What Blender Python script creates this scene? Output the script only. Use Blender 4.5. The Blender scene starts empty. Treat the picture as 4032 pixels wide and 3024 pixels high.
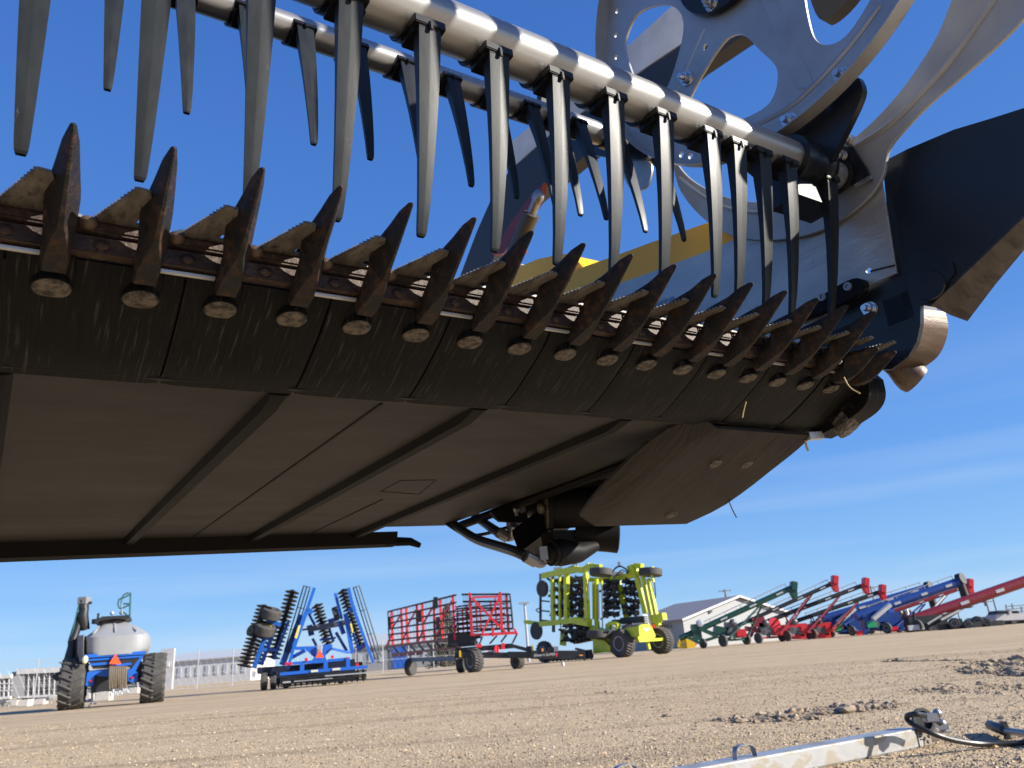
import bpy, bmesh, math, random
import numpy as np
from mathutils import Matrix, Vector
random.seed(7); RNG = np.random.default_rng(7)
C = bpy.context.scene.collection
SC = bpy.context.scene
# ------------------------------------------------------------------ camera model (27 mm phone lens, low, tilted up, rolled)
F = 3028.; K = 4032/2212
PITCH, ROLL = math.radians(19.4), math.radians(4.45)
CAM = np.array([0, 0, .75])
FWD = np.array([0, math.cos(PITCH), math.sin(PITCH)])
R0 = np.array([1., 0, 0]); U0 = np.cross(R0, FWD)
RT = math.cos(ROLL)*R0-math.sin(ROLL)*U0; UP = math.sin(ROLL)*R0+math.cos(ROLL)*U0
def nrm(v): v = np.asarray(v, float); return v/np.linalg.norm(v)
def ray(x, y): return (x-2016)/F*RT-(y-1512)/F*UP+FWD
def rv(x, y): return ray(x*K, y*K)
# header axes: X along the cutterbar, Y to the rear, Z up (tilted under 3 degrees)
EX = nrm(rv(3600, 1075)); EY = rv(-50, 1500); EY = nrm(EY-EX*(EX@EY)); EZ = np.cross(EX, EY)
HM = np.array([EX, EY, EZ])
def hv(x, y, X=None, Y=None, Z=None):
    d = HM@rv(x, y)
    i, v = (0, X) if X is not None else ((1, Y) if Y is not None else (2, Z))
    return d*(v/d[i])
def gp(x, y, z=0.0):
    d = ray(x, y); return CAM+d*((z-.75)/d[2])
# ------------------------------------------------------------------ mesh builder
class MB:
    def __init__(s): s.v = []; s.f = []; s.mi = []; s.cur = 0; s.cuts = []
    def add(s, vs, fs):
        s.cuts.append((len(s.v), len(s.f)))
        o = len(s.v); s.v += [tuple(map(float, p)) for p in vs]
        for f in fs: s.f.append(tuple(i+o for i in f)); s.mi.append(s.cur)
        return s
    def box(s, c, d, R=None):
        c = np.array(c, float); vs = []
        for x in (-.5, .5):
            for y in (-.5, .5):
                for z in (-.5, .5):
                    p = np.array([x*d[0], y*d[1], z*d[2]])
                    if R is not None: p = np.asarray(R)@p
                    vs.append(c+p)
        return s.add(vs, [(0, 1, 3, 2), (4, 6, 7, 5), (0, 4, 5, 1), (2, 3, 7, 6), (0, 2, 6, 4), (1, 5, 7, 3)])
    def loft(s, rings, cap=True, closed=True):
        n = len(rings[0]); vs = [p for r in rings for p in r]; fs = []
        for i in range(len(rings)-1):
            for j in range(n if closed else n-1):
                k = (j+1) % n
                fs.append((i*n+j, i*n+k, (i+1)*n+k, (i+1)*n+j))
        if cap and closed:
            fs.append(tuple(range(n-1, -1, -1))); fs.append(tuple((len(rings)-1)*n+j for j in range(n)))
        return s.add(vs, fs)
    def tube(s, pts, r, n=8, cap=True):
        pts = [np.array(p, float) for p in pts]; rings = []
        rr = r if isinstance(r, (list, tuple)) else [r]*len(pts)
        t0 = nrm(pts[1]-pts[0]); a = nrm(np.cross(t0, [0.013, .37, .93] if abs(t0[2]) < .9 else [1, .02, .01]))
        for i, p in enumerate(pts):
            t = nrm(pts[min(i+1, len(pts)-1)]-pts[max(i-1, 0)])
            a = nrm(a-t*(a@t)); b = np.cross(t, a)
            rings.append([p+rr[i]*(math.cos(2*math.pi*k/n)*a+math.sin(2*math.pi*k/n)*b) for k in range(n)])
        return s.loft(rings, cap)
    def bar(s, p, q, w, h=None, up=(0, 0, 1)):
        """square bar from p to q"""
        p = np.array(p, float); q = np.array(q, float); t = nrm(q-p); h = h or w
        a = np.cross(t, up)
        if np.linalg.norm(a) < 1e-3: a = np.cross(t, (1, 0, 0))
        a = nrm(a); b = np.cross(a, t)
        sq = [(-w/2, -h/2), (w/2, -h/2), (w/2, h/2), (-w/2, h/2)]
        return s.loft([[o+x*a+y*b for x, y in sq] for o in (p, q)])
    def prism(s, poly, vec):
        """3-D polygon extruded by vec"""
        P = [np.array(p, float) for p in poly]; v = np.array(vec, float); n = len(P)
        fs = [tuple(range(n-1, -1, -1)), tuple(range(n, 2*n))]+[(i, (i+1) % n, n+(i+1) % n, n+i) for i in range(n)]
        return s.add([*P, *[p+v for p in P]], fs)
    def lathe(s, prof, c, ax, n=24):
        """prof: (along axis, radius)"""
        ax = nrm(ax); c = np.array(c, float); a = nrm(np.cross(ax, (0.01, .3, .95) if abs(ax[2]) < .9 else (1, 0, 0))); b = np.cross(ax, a)
        rings = [[c+ax*t+r*(math.cos(2*math.pi*k/n)*a+math.sin(2*math.pi*k/n)*b) for k in range(n)] for t, r in prof]
        return s.loft(rings)
    def ell(s, c, rad, n=10, m=7, R=None):
        c = np.array(c, float); rings = []
        for i in range(m):
            th = math.pi*(i+.02 if i == 0 else (i-.02 if i == m-1 else i))/(m-1)
            ring = []
            for k in range(n):
                p = np.array([rad[0]*math.sin(th)*math.cos(2*math.pi*k/n), rad[1]*math.sin(th)*math.sin(2*math.pi*k/n), rad[2]*math.cos(th)])
                if R is not None: p = np.asarray(R)@p
                ring.append(c+p)
            rings.append(ring)
        return s.loft(rings)
    def each(s, name, mat, parent, off=(0, 0, 0), **kw):
        c = s.cuts+[(len(s.v), len(s.f))]; obs = []
        for (a, fa), (b, fb) in zip(c[:-1], c[1:]):
            q = MB(); q.add(s.v[a:b], [tuple(i-a for i in f) for f in s.f[fa:fb]]); obs.append(q.build(name, mat, parent, off=off, **kw))
        return obs
    def build(s, name, mat, parent=None, off=(0, 0, 0), loc=None, smooth=True, bevel=0, ang=35):
        me = bpy.data.meshes.new(name)
        o3 = np.array(off, float)
        me.from_pydata([tuple(np.array(p)-o3) for p in s.v], [], s.f)
        bm = bmesh.new(); bm.from_mesh(me); bmesh.ops.recalc_face_normals(bm, faces=bm.faces)
        if bevel: bmesh.ops.bevel(bm, geom=[e for e in bm.edges if len(e.link_faces) == 2 and e.calc_face_angle(0) > .5], offset=bevel, segments=2, affect='EDGES', clamp_overlap=True)
        bm.to_mesh(me); bm.free()
        for m in (mat if isinstance(mat, (list, tuple)) else [mat]): me.materials.append(m)
        if s.cur and not bevel:
            for p, i in zip(me.polygons, s.mi): p.material_index = i
        if smooth:
            me.shade_smooth(); me.set_sharp_from_angle(angle=math.radians(ang))
        ob = bpy.data.objects.new(name, me); C.objects.link(ob)
        if parent is not None: ob.parent = parent
        if loc is not None: ob.location = loc
        return ob
def inst(ob, name, parent, loc, rot=None):
    o = bpy.data.objects.new(name, ob.data); C.objects.link(o); o.parent = parent; o.location = loc
    if rot: o.rotation_euler = rot
    return o
def empty(name, loc, label, cat, group=None, rotm=None):
    o = bpy.data.objects.new(name, None); C.objects.link(o); o.empty_display_size = .2
    if rotm is not None:
        M = Matrix([list(r)+[0] for r in rotm]+[[0, 0, 0, 1]]); M.translation = Vector(loc); o.matrix_world = M
    else: o.location = loc
    return tag(o, label, cat, group)
def tag(o, label=None, cat=None, group=None, kind=None):
    if label: o['label'] = label
    if cat: o['category'] = cat
    if group: o['group'] = group
    if kind: o['kind'] = kind
    return o
def smoothpoly(pts, it=2):
    P = [np.array(p, float) for p in pts]
    for _ in range(it):
        Q = []
        for i in range(len(P)):
            a, b = P[i], P[(i+1) % len(P)]; Q += [a*.75+b*.25, a*.25+b*.75]
        P = Q
    return P
def smoothline(pts, it=2):
    P = [np.array(p, float) for p in pts]
    for _ in range(it):
        Q = [P[0]]
        for a, b in zip(P[:-1], P[1:]): Q += [a*.75+b*.25, a*.25+b*.75]
        P = Q+[P[-1]]
    return P
def plate_yz(name, outer, holes, X, th, mat, parent, off, bev=0.0015):
    """sheet in a plane X=const with holes, from a 2-D curve turned into a mesh"""
    cu = bpy.data.curves.new(name, 'CURVE'); cu.dimensions = '2D'; cu.fill_mode = 'BOTH'; cu.extrude = th/2; cu.bevel_depth = bev; cu.bevel_resolution = 1
    for loop in [outer]+holes:
        sp = cu.splines.new('POLY'); sp.points.add(len(loop)-1)
        for q, p in zip(sp.points, loop): q.co = (p[1], p[2], 0, 1)
        sp.use_cyclic_u = True
    t = bpy.data.objects.new(name, cu); C.objects.link(t)
    dg = bpy.context.evaluated_depsgraph_get(); me = bpy.data.meshes.new_from_object(t.evaluated_get(dg))
    bpy.data.objects.remove(t); bpy.data.curves.remove(cu); me.name = name
    me.transform(Matrix(((0, 0, 1, X-off[0]), (1, 0, 0, -off[1]), (0, 1, 0, -off[2]), (0, 0, 0, 1))))
    me.materials.clear(); me.materials.append(mat); me.shade_smooth(); me.set_sharp_from_angle(angle=math.radians(35))
    ob = bpy.data.objects.new(name, me); C.objects.link(ob); ob.parent = parent
    return ob
def text_mesh(name, body, mat, parent, mtx, size, shear=0, ext=.002):
    cu = bpy.data.curves.new(name, 'FONT'); cu.body = body; cu.size = size; cu.shear = shear; cu.extrude = ext; cu.align_x = 'CENTER'; cu.align_y = 'CENTER'
    t = bpy.data.objects.new(name, cu); C.objects.link(t)
    dg = bpy.context.evaluated_depsgraph_get(); me = bpy.data.meshes.new_from_object(t.evaluated_get(dg))
    bpy.data.objects.remove(t); bpy.data.curves.remove(cu); me.name = name
    me.transform(mtx); me.materials.clear(); me.materials.append(mat)
    ob = bpy.data.objects.new(name, me); C.objects.link(ob); ob.parent = parent
    return ob
# ------------------------------------------------------------------ materials
def mat(name, col, rough=.5, metal=0., col2=None, scale=8., stretch=(1, 1, 1), bump=0., bscale=None, rvar=.1, detail=6, lo=.35, hi=.65, coat=0, spec=.5, col3=None, scale3=3., lo3=.55, hi3=.7, randv=0, bdist=.002, bstretch=None, rot=(0, 0, 0), bevel=0):
    m = bpy.data.materials.new(name); m.use_nodes = True; nt = m.node_tree; N = nt.nodes; L = nt.links
    b = N['Principled BSDF']; b.inputs['Metallic'].default_value = metal; b.inputs['Specular IOR Level'].default_value = spec
    if coat: b.inputs['Coat Weight'].default_value = coat; b.inputs['Coat Roughness'].default_value = .08
    tc = N.new('ShaderNodeTexCoord')
    def noise(sc, st, det=detail):
        mp = N.new('ShaderNodeMapping'); mp.inputs['Scale'].default_value = st; mp.inputs['Rotation'].default_value = rot
        src = tc.outputs['Object']
        if randv:
            oi = N.new('ShaderNodeObjectInfo'); va = N.new('ShaderNodeVectorMath'); va.operation = 'MULTIPLY_ADD'
            L.new(oi.outputs['Location'], va.inputs[0]); va.inputs[1].default_value = (17.3, 9.1, 5.7); L.new(tc.outputs['Object'], va.inputs[2]); src = va.outputs[0]
        L.new(src, mp.inputs['Vector'])
        n = N.new('ShaderNodeTexNoise'); n.inputs['Scale'].default_value = sc; n.inputs['Detail'].default_value = det; n.inputs['Roughness'].default_value = .6
        L.new(mp.outputs[0], n.inputs['Vector']); return n
    def ramp(n, a, c):
        r = N.new('ShaderNodeMapRange'); r.inputs['From Min'].default_value = a; r.inputs['From Max'].default_value = c; L.new(n.outputs['Fac'], r.inputs['Value']); return r
    c4 = lambda c: (*c, 1)
    out = None
    b.inputs['Base Color'].default_value = c4(col); b.inputs['Roughness'].default_value = rough
    if col2 is not None:
        n = noise(scale, stretch); r = ramp(n, lo, hi)
        mx = N.new('ShaderNodeMix'); mx.data_type = 'RGBA'; mx.inputs['A'].default_value = c4(col); mx.inputs['B'].default_value = c4(col2); L.new(r.outputs[0], mx.inputs['Factor']); out = mx.outputs['Result']
        if col3 is not None:
            n3 = noise(scale3, stretch); r3 = ramp(n3, lo3, hi3)
            m3 = N.new('ShaderNodeMix'); m3.data_type = 'RGBA'; L.new(out, m3.inputs['A']); m3.inputs['B'].default_value = c4(col3); L.new(r3.outputs[0], m3.inputs['Factor']); out = m3.outputs['Result']
        L.new(out, b.inputs['Base Color'])
        rr = N.new('ShaderNodeMapRange'); rr.inputs['To Min'].default_value = max(.02, rough-rvar); rr.inputs['To Max'].default_value = min(1, rough+rvar); L.new(n.outputs['Fac'], rr.inputs['Value']); L.new(rr.outputs[0], b.inputs['Roughness'])
    if bump:
        nb = noise(bscale or scale*3, bstretch or stretch); bp = N.new('ShaderNodeBump'); bp.inputs['Strength'].default_value = bump; bp.inputs['Distance'].default_value = bdist
        L.new(nb.outputs['Fac'], bp.inputs['Height']); L.new(bp.outputs[0], b.inputs['Normal'])
    return m
# ------------------------------------------------------------------ header materials
RUST = mat('rusty_cast_iron', (.016, .0138, .0125), .6, .1, (.085, .038, .017), 95, spec=.3, bump=1, bscale=330, lo=.46, hi=.72, col3=(.012, .011, .011), scale3=45, lo3=.45, hi3=.62, randv=1, bdist=.002)
KNIFE = mat('worn_knife_steel', (.20, .182, .158), .5, .3, (.10, .086, .072), 90, bump=.3, bscale=200, stretch=(1, .35, 1), lo=.36, hi=.62, col3=(.03, .024, .02), scale3=240, lo3=.56, hi3=.70, randv=1)
KBAR = mat('rusted_knife_bar', (.038, .019, .013), .55, .2, (.095, .066, .045), 120, bump=.8, bscale=150, lo=.48, hi=.7, col3=(.025, .014, .01), scale3=22, lo3=.45, hi3=.6, randv=1)
STRIP = mat('bright_aluminium_strip', (.72, .71, .68), .35, .7)
POLY = mat('scuffed_black_poly', (.0035, .0036, .0042), .5, 0, (.0085, .008, .0077), 30, stretch=(9, .5, .5), lo=.35, hi=.7, bump=.35, bscale=40, bstretch=(9, .4, .4), col3=(.085, .077, .069), scale3=34, lo3=.58, hi3=.80, randv=1, spec=.12)
BOLTH = mat('dusty_bolt_head', (.13, .108, .08), .6, .2, (.025, .018, .015), 120, lo=.42, hi=.6, bump=.6, bscale=160, randv=1)
DECK = mat('dusty_deck_steel', (.022, .0185, .016), .6, 0, (.0125, .011, .010), 3, stretch=(1, 3, 1), bump=.12, bscale=60, spec=.22, col3=(.032, .0275, .024), scale3=1.6, lo3=.45, hi3=.75)
RIB = mat('dark_rib_edge', (.004, .0037, .0034), .6, 0, (.008, .007, .0065), 9, spec=.1)  # deck ribs: shadow of the panel steps put into a near-black colour
ALU = mat('brushed_reel_tube', (.47, .465, .455), .40, .8, (.36, .36, .355), 14, stretch=(.25, 3, 3), bump=.06, bscale=90, lo=.35, hi=.7, rvar=.07)
TINE = mat('grey_plastic_tine', (.015, .0175, .020), .38, 0, (.022, .025, .028), 60, stretch=(1, 1, .25), bump=.05, bscale=130, lo=.4, hi=.7, spec=.22, rvar=.03, col3=(.075, .08, .085), scale3=110, lo3=.68, hi3=.78, randv=1)
CLIP = mat('black_tine_clip', (.008, .008, .008), .4)
GALV = mat('galvanised_sheet', (.44, .445, .45), .40, .5, (.34, .345, .355), 7, bump=.08, bscale=60, rvar=.08, col3=(.30, .23, .15), scale3=5, lo3=.62, hi3=.9)
NAVY = mat('black_blue_paint', (.006, .008, .012), .34, 0, (.009, .011, .016), 9, bump=.05, bscale=80)
SHEET = mat('polished_end_sheet', (.46, .45, .435), .32, .45, (.36, .355, .345), 4, stretch=(1, 1, 2.5), bump=.35, bscale=7, rvar=.12, bdist=.012, col3=(.30, .29, .28), scale3=40, lo3=.66, hi3=.72)
YELO = mat('yellow_frame_paint', (.97, .49, .008), .4, 0, (.90, .43, .010), 6, bump=.03)
WORN = mat('worn_divider_flange', (.05, .041, .034), .55, 0, (.10, .08, .062), 26, stretch=(.5, 2, .28), bump=.3, bscale=70, lo=.4, hi=.72, rot=(0.6, 0, 0), col3=(.025, .021, .018), scale3=30, lo3=.5, hi3=.64)
SKID = mat('worn_skid_plate', (.016, .0138, .012), .6, 0, (.046, .038, .031), 26, stretch=(7, .4, .4), bump=.7, bscale=50, bstretch=(8, .4, .4), lo=.35, hi=.7, rot=(0, 0, .12), col3=(.008, .007, .0065), scale3=24, lo3=.56, hi3=.66, spec=.2)
SHOE = mat('worn_end_shoe', (.075, .050, .033), .45, .2, (.15, .105, .07), 16, stretch=(.4, 2, 2), bump=.4, bscale=60, col3=(.10, .05, .025), scale3=9, lo3=.5, hi3=.62)
ARMD = mat('grey_arm_paint', (.018, .017, .017), .5, 0, (.03, .026, .023), 6)
WHITE = mat('dusty_white_paint', (.78, .73, .67), .5, 0, (.62, .58, .53), 8)
RED = mat('red_prop_paint', (.22, .014, .009), .45, 0, (.15, .013, .009), 8)
HOSE = mat('grey_rubber_hose', (.02, .022, .025), .4)
FIT = mat('zinc_fitting', (.30, .30, .31), .42, .7)
CYL = mat('dull_black_cylinder', (.008, .008, .009), .55, 0, (.015, .0135, .012), 12, spec=.15)
ZINC = mat('zinc_bolt', (.62, .62, .64), .25, .9)
SLOT = mat('dark_hole', (.003, .003, .003), .9)
BLUET = mat('pale_blue_print', (.16, .38, .62), .6)
STRAWM = mat('dry_straw', (.55, .42, .20), .7)
# ------------------------------------------------------------------ draper header
O = np.array([.60, 1.30, .30])
hdr = empty('draper_header', CAM+HM.T@O, 'raised black harvester header seen from below with rusty knife guards and a silver tined reel', 'header', rotm=HM.T)
SP = .0762
def hb(m, name, mt, **kw): return m.build(name, mt, hdr, off=O, **kw)
# knife guards --------------------------------------------------
def guard_mesh(tipdy=0., tipdz=0., sc=1.):
    st = [(.611, .4265, .0014, .003), (.616, .4225, .0030, .009), (.632, .4115, .0066, .0185), (.652, .3975, .0092, .027), (.670, .3855, .0116, .0355), (.681, .3790, .0131, .0405), (.690, .3745, .0140, .0415), (.697, .3715, .0138, .0355), (.706, .3680, .0128, .031), (.725, .3615, .0122, .0265), (.7445, .3580, .0118, .0185)]; rings = []; m = MB()
    for y, z, w, h in st:
        y0 = y; t = (.7515-y)/(.7515-.611); y += tipdy*t; z += tipdz*t
        f = .16 if y0 < .689 else .16+.66*min(1, (y0-.689)/.03); sh_ = .78 if y0 < .70 else .45
        rings.append([(x, y, z+dz) for x, dz in ((-w, sh_*h), (-w*f, 0), (w*f, 0), (w, sh_*h), (w*.78, h), (-w*.78, h))])
    m.loft(rings)
    if not tipdy:   # upper lip over the knife
        up = [(.742, .4135, .0100, .007), (.715, .417, .0100, .006), (.69, .4195, .0094, .0055), (.665, .4215, .0074, .005), (.642, .4225, .004, .004)]
        m.loft([[(x+.003, y, z+dz) for x, dz in ((-w, 0), (w, 0), (w*.7, h), (-w*.7, h))] for y, z, w, h in up])
    return m
GX = .0325
g0 = hb(guard_mesh(), 'guard', RUST, loc=(GX-4*SP, 0, 0), bevel=.0011, ang=50)
for k in range(-3, 16): inst(g0, 'guard', hdr, (GX+k*SP, 0, 0))
gs = hb(guard_mesh(.045, -.040), 'guard', RUST, loc=(1.238, 0, 0)); inst(gs, 'guard', hdr, (1.292, .0, .0), (0, 0, 0))
# knife sections ------------------------------------------------
def section_mesh():
    L0, L1 = (-.034, .728), (-.0055, .657); pts = []
    n = 14
    for i in range(n+1):
        t = i/n; x = L0[0]+(L1[0]-L0[0])*t; y = L0[1]+(L1[1]-L0[1])*t
        pts.append((x-.0026, y)); pts.append((x+.0014, y-.0014))
    poly = [(-.036, .740)]+pts+[(.0055, .657), (.0135, .690), (.0125, .704), (.0035, .709), (.0025, .719), (.034, .722), (.034, .740)]
    m = MB(); m.prism([(x, y, .4075) for x, y in poly], (0, 0, .0028)); return m
SX = .0165
s0 = hb(section_mesh(), 'knife_section', KNIFE, loc=(SX-4*SP, 0, 0), smooth=False)
for k in range(-3, 18): inst(s0, 'knife_section', hdr, (SX+k*SP-(.0 if k < 16 else .006*(k-15)), 0, 0))
# knife back, guard bar, clips
m = MB()
for k in range(-5, 17):
    x = GX+k*SP
    m.box((x+.040, .731, .4015), (.0725, .015, .011))
hb(m, 'knife_back', KBAR, bevel=.0022)
m = MB(); m.box((.38, .737, .3855), (1.86, .016, .017))
for k in range(-5, 17):
    for dx in (.036, ): m.ell((GX+k*SP+dx, .7285, .385), (.0082, .0035, .0055), 12, 7)
hb(m, 'guard_bar', KBAR, bevel=.002)
m = MB()
for k in range(-5, 17): m.ell((GX+k*SP+.0235, .722, .4025), (.0085, .0085, .0068), 10, 7)
m.each('knife_rivet', SHOE, hdr, O)
m = MB()
for k in range(-5, 16):
    if k % 2: m.box((GX+k*SP+.037, .7395, .3735), (.054, .005, .0028))
m.each('trim_strip', STRIP, hdr, O)
m = MB(); m.box((.38, .763, .379), (1.86, .030, .012)); hb(m, 'bar_backing', POLY)
# wear plates ---------------------------------------------------
PROF = smoothline([(.744, .3745), (.755, .3645), (.775, .3515), (.80, .3385), (.825, .326), (.85, .3145), (.8825, .3052)], 2)
def plate_mesh(w, curl=0):
    m = MB(); o = [np.array(p) for p in PROF]; n = len(o); xs = np.linspace(-w/2, w/2, 13)
    rings = []
    for x in xs:
        e = (abs(x)/(w/2))**10*.0015
        up = [(x, p[0], p[1]+e) for p in o]; dn = [(x, p[0]+.003, p[1]+.006) for p in o][::-1]
        rings.append(up+dn)
    m.loft(rings); return m
wp = hb(plate_mesh(.1500), 'wear_plate', POLY, loc=(.0705-.1524*2, 0, 0))
plates = [wp]
for j in range(-1, 8): plates.append(inst(wp, 'wear_plate', hdr, (.0705+.1524*j, 0, 0)))
ep = hb(plate_mesh(.127), 'wear_plate', POLY, loc=(1.281, 0, 0)); plates.append(ep)
m = MB(); o_ = [(y+.004, z+.010) for y, z in PROF]; m.loft([[(x, y, z) for y, z in o_]+[(x, y+.003, z+.006) for y, z in o_[::-1]] for x in (-.55, 1.34)]); hb(m, 'plate_backing', CLIP)
bn = nrm((0, -.17, -.985)); ba = np.array([1, 0, 0]); bc = np.cross(bn, ba)
BR = np.array([ba, bc, bn]).T
bh = MB(); bh.lathe([(-.004, .0162), (.0003, .0162), (.0018, .0145), (.0024, .008), (.0026, .0005)], (0, .7695, .3530), bn, 20)
bb = None
col = MB()   # moulded boss that wraps the bolt beside the guard foot
for sgn in (1,):
    col.lathe([(-.026, .0172), (-.004, .0180), (.0000, .0176), (.0000, .0163)], (0, .7695, .3530), bn, 20)
    col.loft([[(x*s+.0125, y, z+dz*s) for x, dz in ((-.008, .001), (-.005, -.005), (.004, -.006), (.008, .002), (.0, .007))] for y, z, s in ((.742, .379, .7), (.748, .3735, 1.), (.757, .3665, 1.), (.768, .3575, .8), (.776, .354, .2))])
cb = None
for k in range(-4, 17):
    X = GX+k*SP+.0005; par = min(plates, key=lambda p: abs((p.location[0])-X))
    lx = X-par.location[0]
    if bb is None:
        bb = bh.build('bolt_head', BOLTH, par, off=O, loc=(lx, 0, 0)); cb = col.build('bolt_boss', POLY, par, off=O, loc=(lx, 0, 0))
    else: inst(bb, 'bolt_head', par, (lx, 0, 0)); inst(cb, 'bolt_boss', par, (lx, 0, 0))
# deck ---------------------------------------------------------
def deck(x0, x1, y0=.872, y1=2.04):
    m = MB(); ys = np.linspace(y0, y1, 9)
    m.loft([[(x0, y, .308), (x1, y, .308), (x1, y, .318), (x0, y, .318)] for y in ys])
    return hb(m, 'deck_panel', DECK, smooth=False)
deck(-1.6, -.298); deck(-.292, -.004); deck(.0, .284); deck(.290, .572); deck(.578, .852); deck(.858, 1.085, .872, 1.93)
m = MB()
EMB = mat('ribbed_deck_field', (.020, .0172, .0152), .6, 0, (.026, .0225, .0195), 4, bump=.9, bscale=26, bstretch=(9, .25, 1), bdist=.002, spec=.22)
for xa in (.425, -.16, .72):
    m = MB(); m.bar((xa, 1.55 if xa != .425 else .9, .3076), (xa, 2.01, .3076), .004, .002); hb(m, 'deck_seam', RIB)
m = MB(); q4 = [hv(*p, Z=.3074) for p in ((822, 1062), (866, 1038), (942, 1037), (905, 1068))]
for a, b in zip(q4, q4[1:]+q4[:1]): m.bar(a, b, .0011, .0008)
hb(m, 'plate_outline', RIB)
ribs = []
def rib(x):
    m = MB(); m.loft([[(x-.017, y, .3078), (x-.012, y, h), (x+.006, y, h), (x+.013, y, .3078)] for y, h in ((.89, .305), (.93, .297), (2.03, .294))]); return hb(m, 'deck_rib', RIB)
for x in (-.295, -.002, .287, .575, .855): rib(x)
m = MB(); m.tube([(1.075, .89, .303), (1.12, 1.905, .303)], .012, 8); hb(m, 'deck_edge', RIB)
m = MB(); m.loft([[(x, 2.02, .309), (x, 2.075, .309), (x, 2.075, .279), (x, 2.06, .270), (x, 2.03, .275)] for x in (-1.6, .98)]); m.tube([(.95, 2.045, .285), (1.03, 2.045, .282), (1.06, 2.045, .270)], [.015, .012, .008], 8)
hb(m, 'rear_lip', RIB)
m = MB(); m.box((-.35, 2.14, .70), (2.7, .05, .70)); hb(m, 'back_sheet', NAVY)
m = MB()
for x in (.40, .875): m.lathe([(-.03, .001), (-.028, .03), (.028, .03), (.03, .001)], (x, 2.10, 1.158), (0, 1, 0), 20)
hb(m, 'roller_cap', mat('teal_cap', (.01, .035, .06), .4))
m = MB(); m.box((-.25, 1.50, .47), (3.1, .94, .02)); hb(m, 'draper_belt', POLY)
m = MB(); m.box((1.20, 1.48, .46), (.27, 1.22, .02)); m.box((1.225, 1.78, .45), (.26, .03, .24)); m.box((1.338, 1.42, .40), (.012, 1.0, .22)); m.box((1.09, 1.42, .40), (.012, 1.06, .16)); m.box((1.19, 1.1, .40), (.1, .36, .09)); m.box((1.22, 1.36, .395), (.13, .2, .11)); hb(m, 'cavity_cover', CYL)
# skid plate below the end ------------------------------------------------
sk = [(.872, .2965), (.92, .2755), (.973, .257), (1.053, .228), (1.136, .203), (1.223, .186)]
sk = smoothline(sk, 1)
def SKL(y):
    z = float(np.interp(y, [a for a, b in sk], [b for a, b in sk])); L_ = [(1512, 925), (1452, 950), (1400, 985), (1330, 1050), (1282, 1100), (1255, 1138)]; P_ = []
    for q in L_:
        d = HM@rv(*q); t = min(np.linspace(.4, 2.2, 900), key=lambda t: abs(np.interp(d[1]*t, [a for a, b in sk], [b for a, b in sk])-d[2]*t)); P_.append(d*t)
    return float(np.interp(y, [p[1] for p in P_], [p[0] for p in P_]))
left = SKL
m = MB(); rings = []
for y, z in sk:
    xl = left(y); xr = 1.318-max(0, y-1.12)**1.2*.25
    xs = np.linspace(xl, xr, 9)
    up = [(x, y, z+(.022*((xl+.03-x)/.03)**2 if x < xl+.03 else 0)+.006) for x in xs]; dn = [(p[0], p[1]-.002, p[2]-.006) for p in up][::-1]
    rings.append(up+dn)
m.loft(rings); skid = hb(m, 'skid_plate', SKID)
m = MB()
for p in ((1545, 1000), (1612, 1002), (1450, 1110)):
    q = hv(*p, X=1.2); 
    q = min(((hv(*p, X=x)) for x in np.linspace(1.02, 1.3, 60)), key=lambda h: abs(np.interp(h[1], [a for a, b in sk], [b for a, b in sk])-h[2]))
    m.lathe([(-.001, .014), (.003, .013), (.0045, .004)], q, (0, -.35, -.93), 16)
m.build('skid_bolt', BOLTH, skid, off=O)
# hydraulics under the end -----------------------------------------------
hp = lambda x, y, Y: hv(x, y, Y=Y)
zh = lambda x, y, Y=1.5: hv((1700+x/2.765)/K, (1850+y/2.765)/K, Y=Y)
m = MB(); a, b = zh(1250, 430), zh(1760, 400, 1.44); d = nrm(b-a); m.lathe([(0, .004), (0, .050), (.012, .052), (.014, .048), (.17, .048), (.172, .0)], a, d, 22)
cyl = hb(m, 'folding_cylinder', CYL)
m = MB(); m.lathe([(-.004, .0), (-.003, .047), (.0005, .048)], a, d, 22)
for q in ((1195, 420), (1290, 430)): m.ell(zh(*q, 1.485), (.011, .012, .014))
m.build('cylinder_cap', BOLTH, cyl, off=O)
m = MB(); poly = [zh(880, 710), zh(1180, 480), zh(1570, 560), zh(1110, 900), zh(1100, 940), zh(940, 910)]
P4 = [zh(880, 712, 1.55), zh(1170, 490, 1.55), zh(1330, 620, 1.55), zh(950, 905, 1.55)]
m.prism(P4, (.0, .0, .012)); P5 = [zh(950, 905, 1.55), zh(1330, 620, 1.55), zh(1560, 590, 1.62), zh(1120, 935, 1.62)]
m.prism(P5, (.0, .01, .012)); hb(m, 'pivot_bracket', CYL, smooth=False)
m = MB(); m.prism([zh(650, 460, 1.62), zh(1180, 240, 1.62), zh(1190, 500, 1.62), zh(1010, 575, 1.62), zh(750, 560, 1.62), zh(700, 520, 1.62)], (0, .012, 0)); 
hb(m, 'mounting_plate', CYL, smooth=False)
m = MB(); m.tube([zh(915, 425, 1.6), zh(925, 500, 1.6)], .005); m.ell(zh(918, 425, 1.6), (.009, .006, .012)); m.lathe([(0, .008), (.01, .008)], zh(975, 440, 1.615), (0, -1, 0), 8); m.ell(zh(1100, 500, 1.58), (.016, .012, .016)); hb(m, 'plate_fastener', FIT)
m = MB(); a, b = zh(1560, 700, 1.5), zh(1940, 730, 1.45); m.lathe([(0, .0), (0, .038), (.08, .037), (.105, .038), (.108, .03), (.108, 0)], a, nrm(b-a), 20)
m.box(zh(1440, 740, 1.5), (.1, .05, .03)); hb(m, 'hydraulic_motor', CYL)
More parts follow.
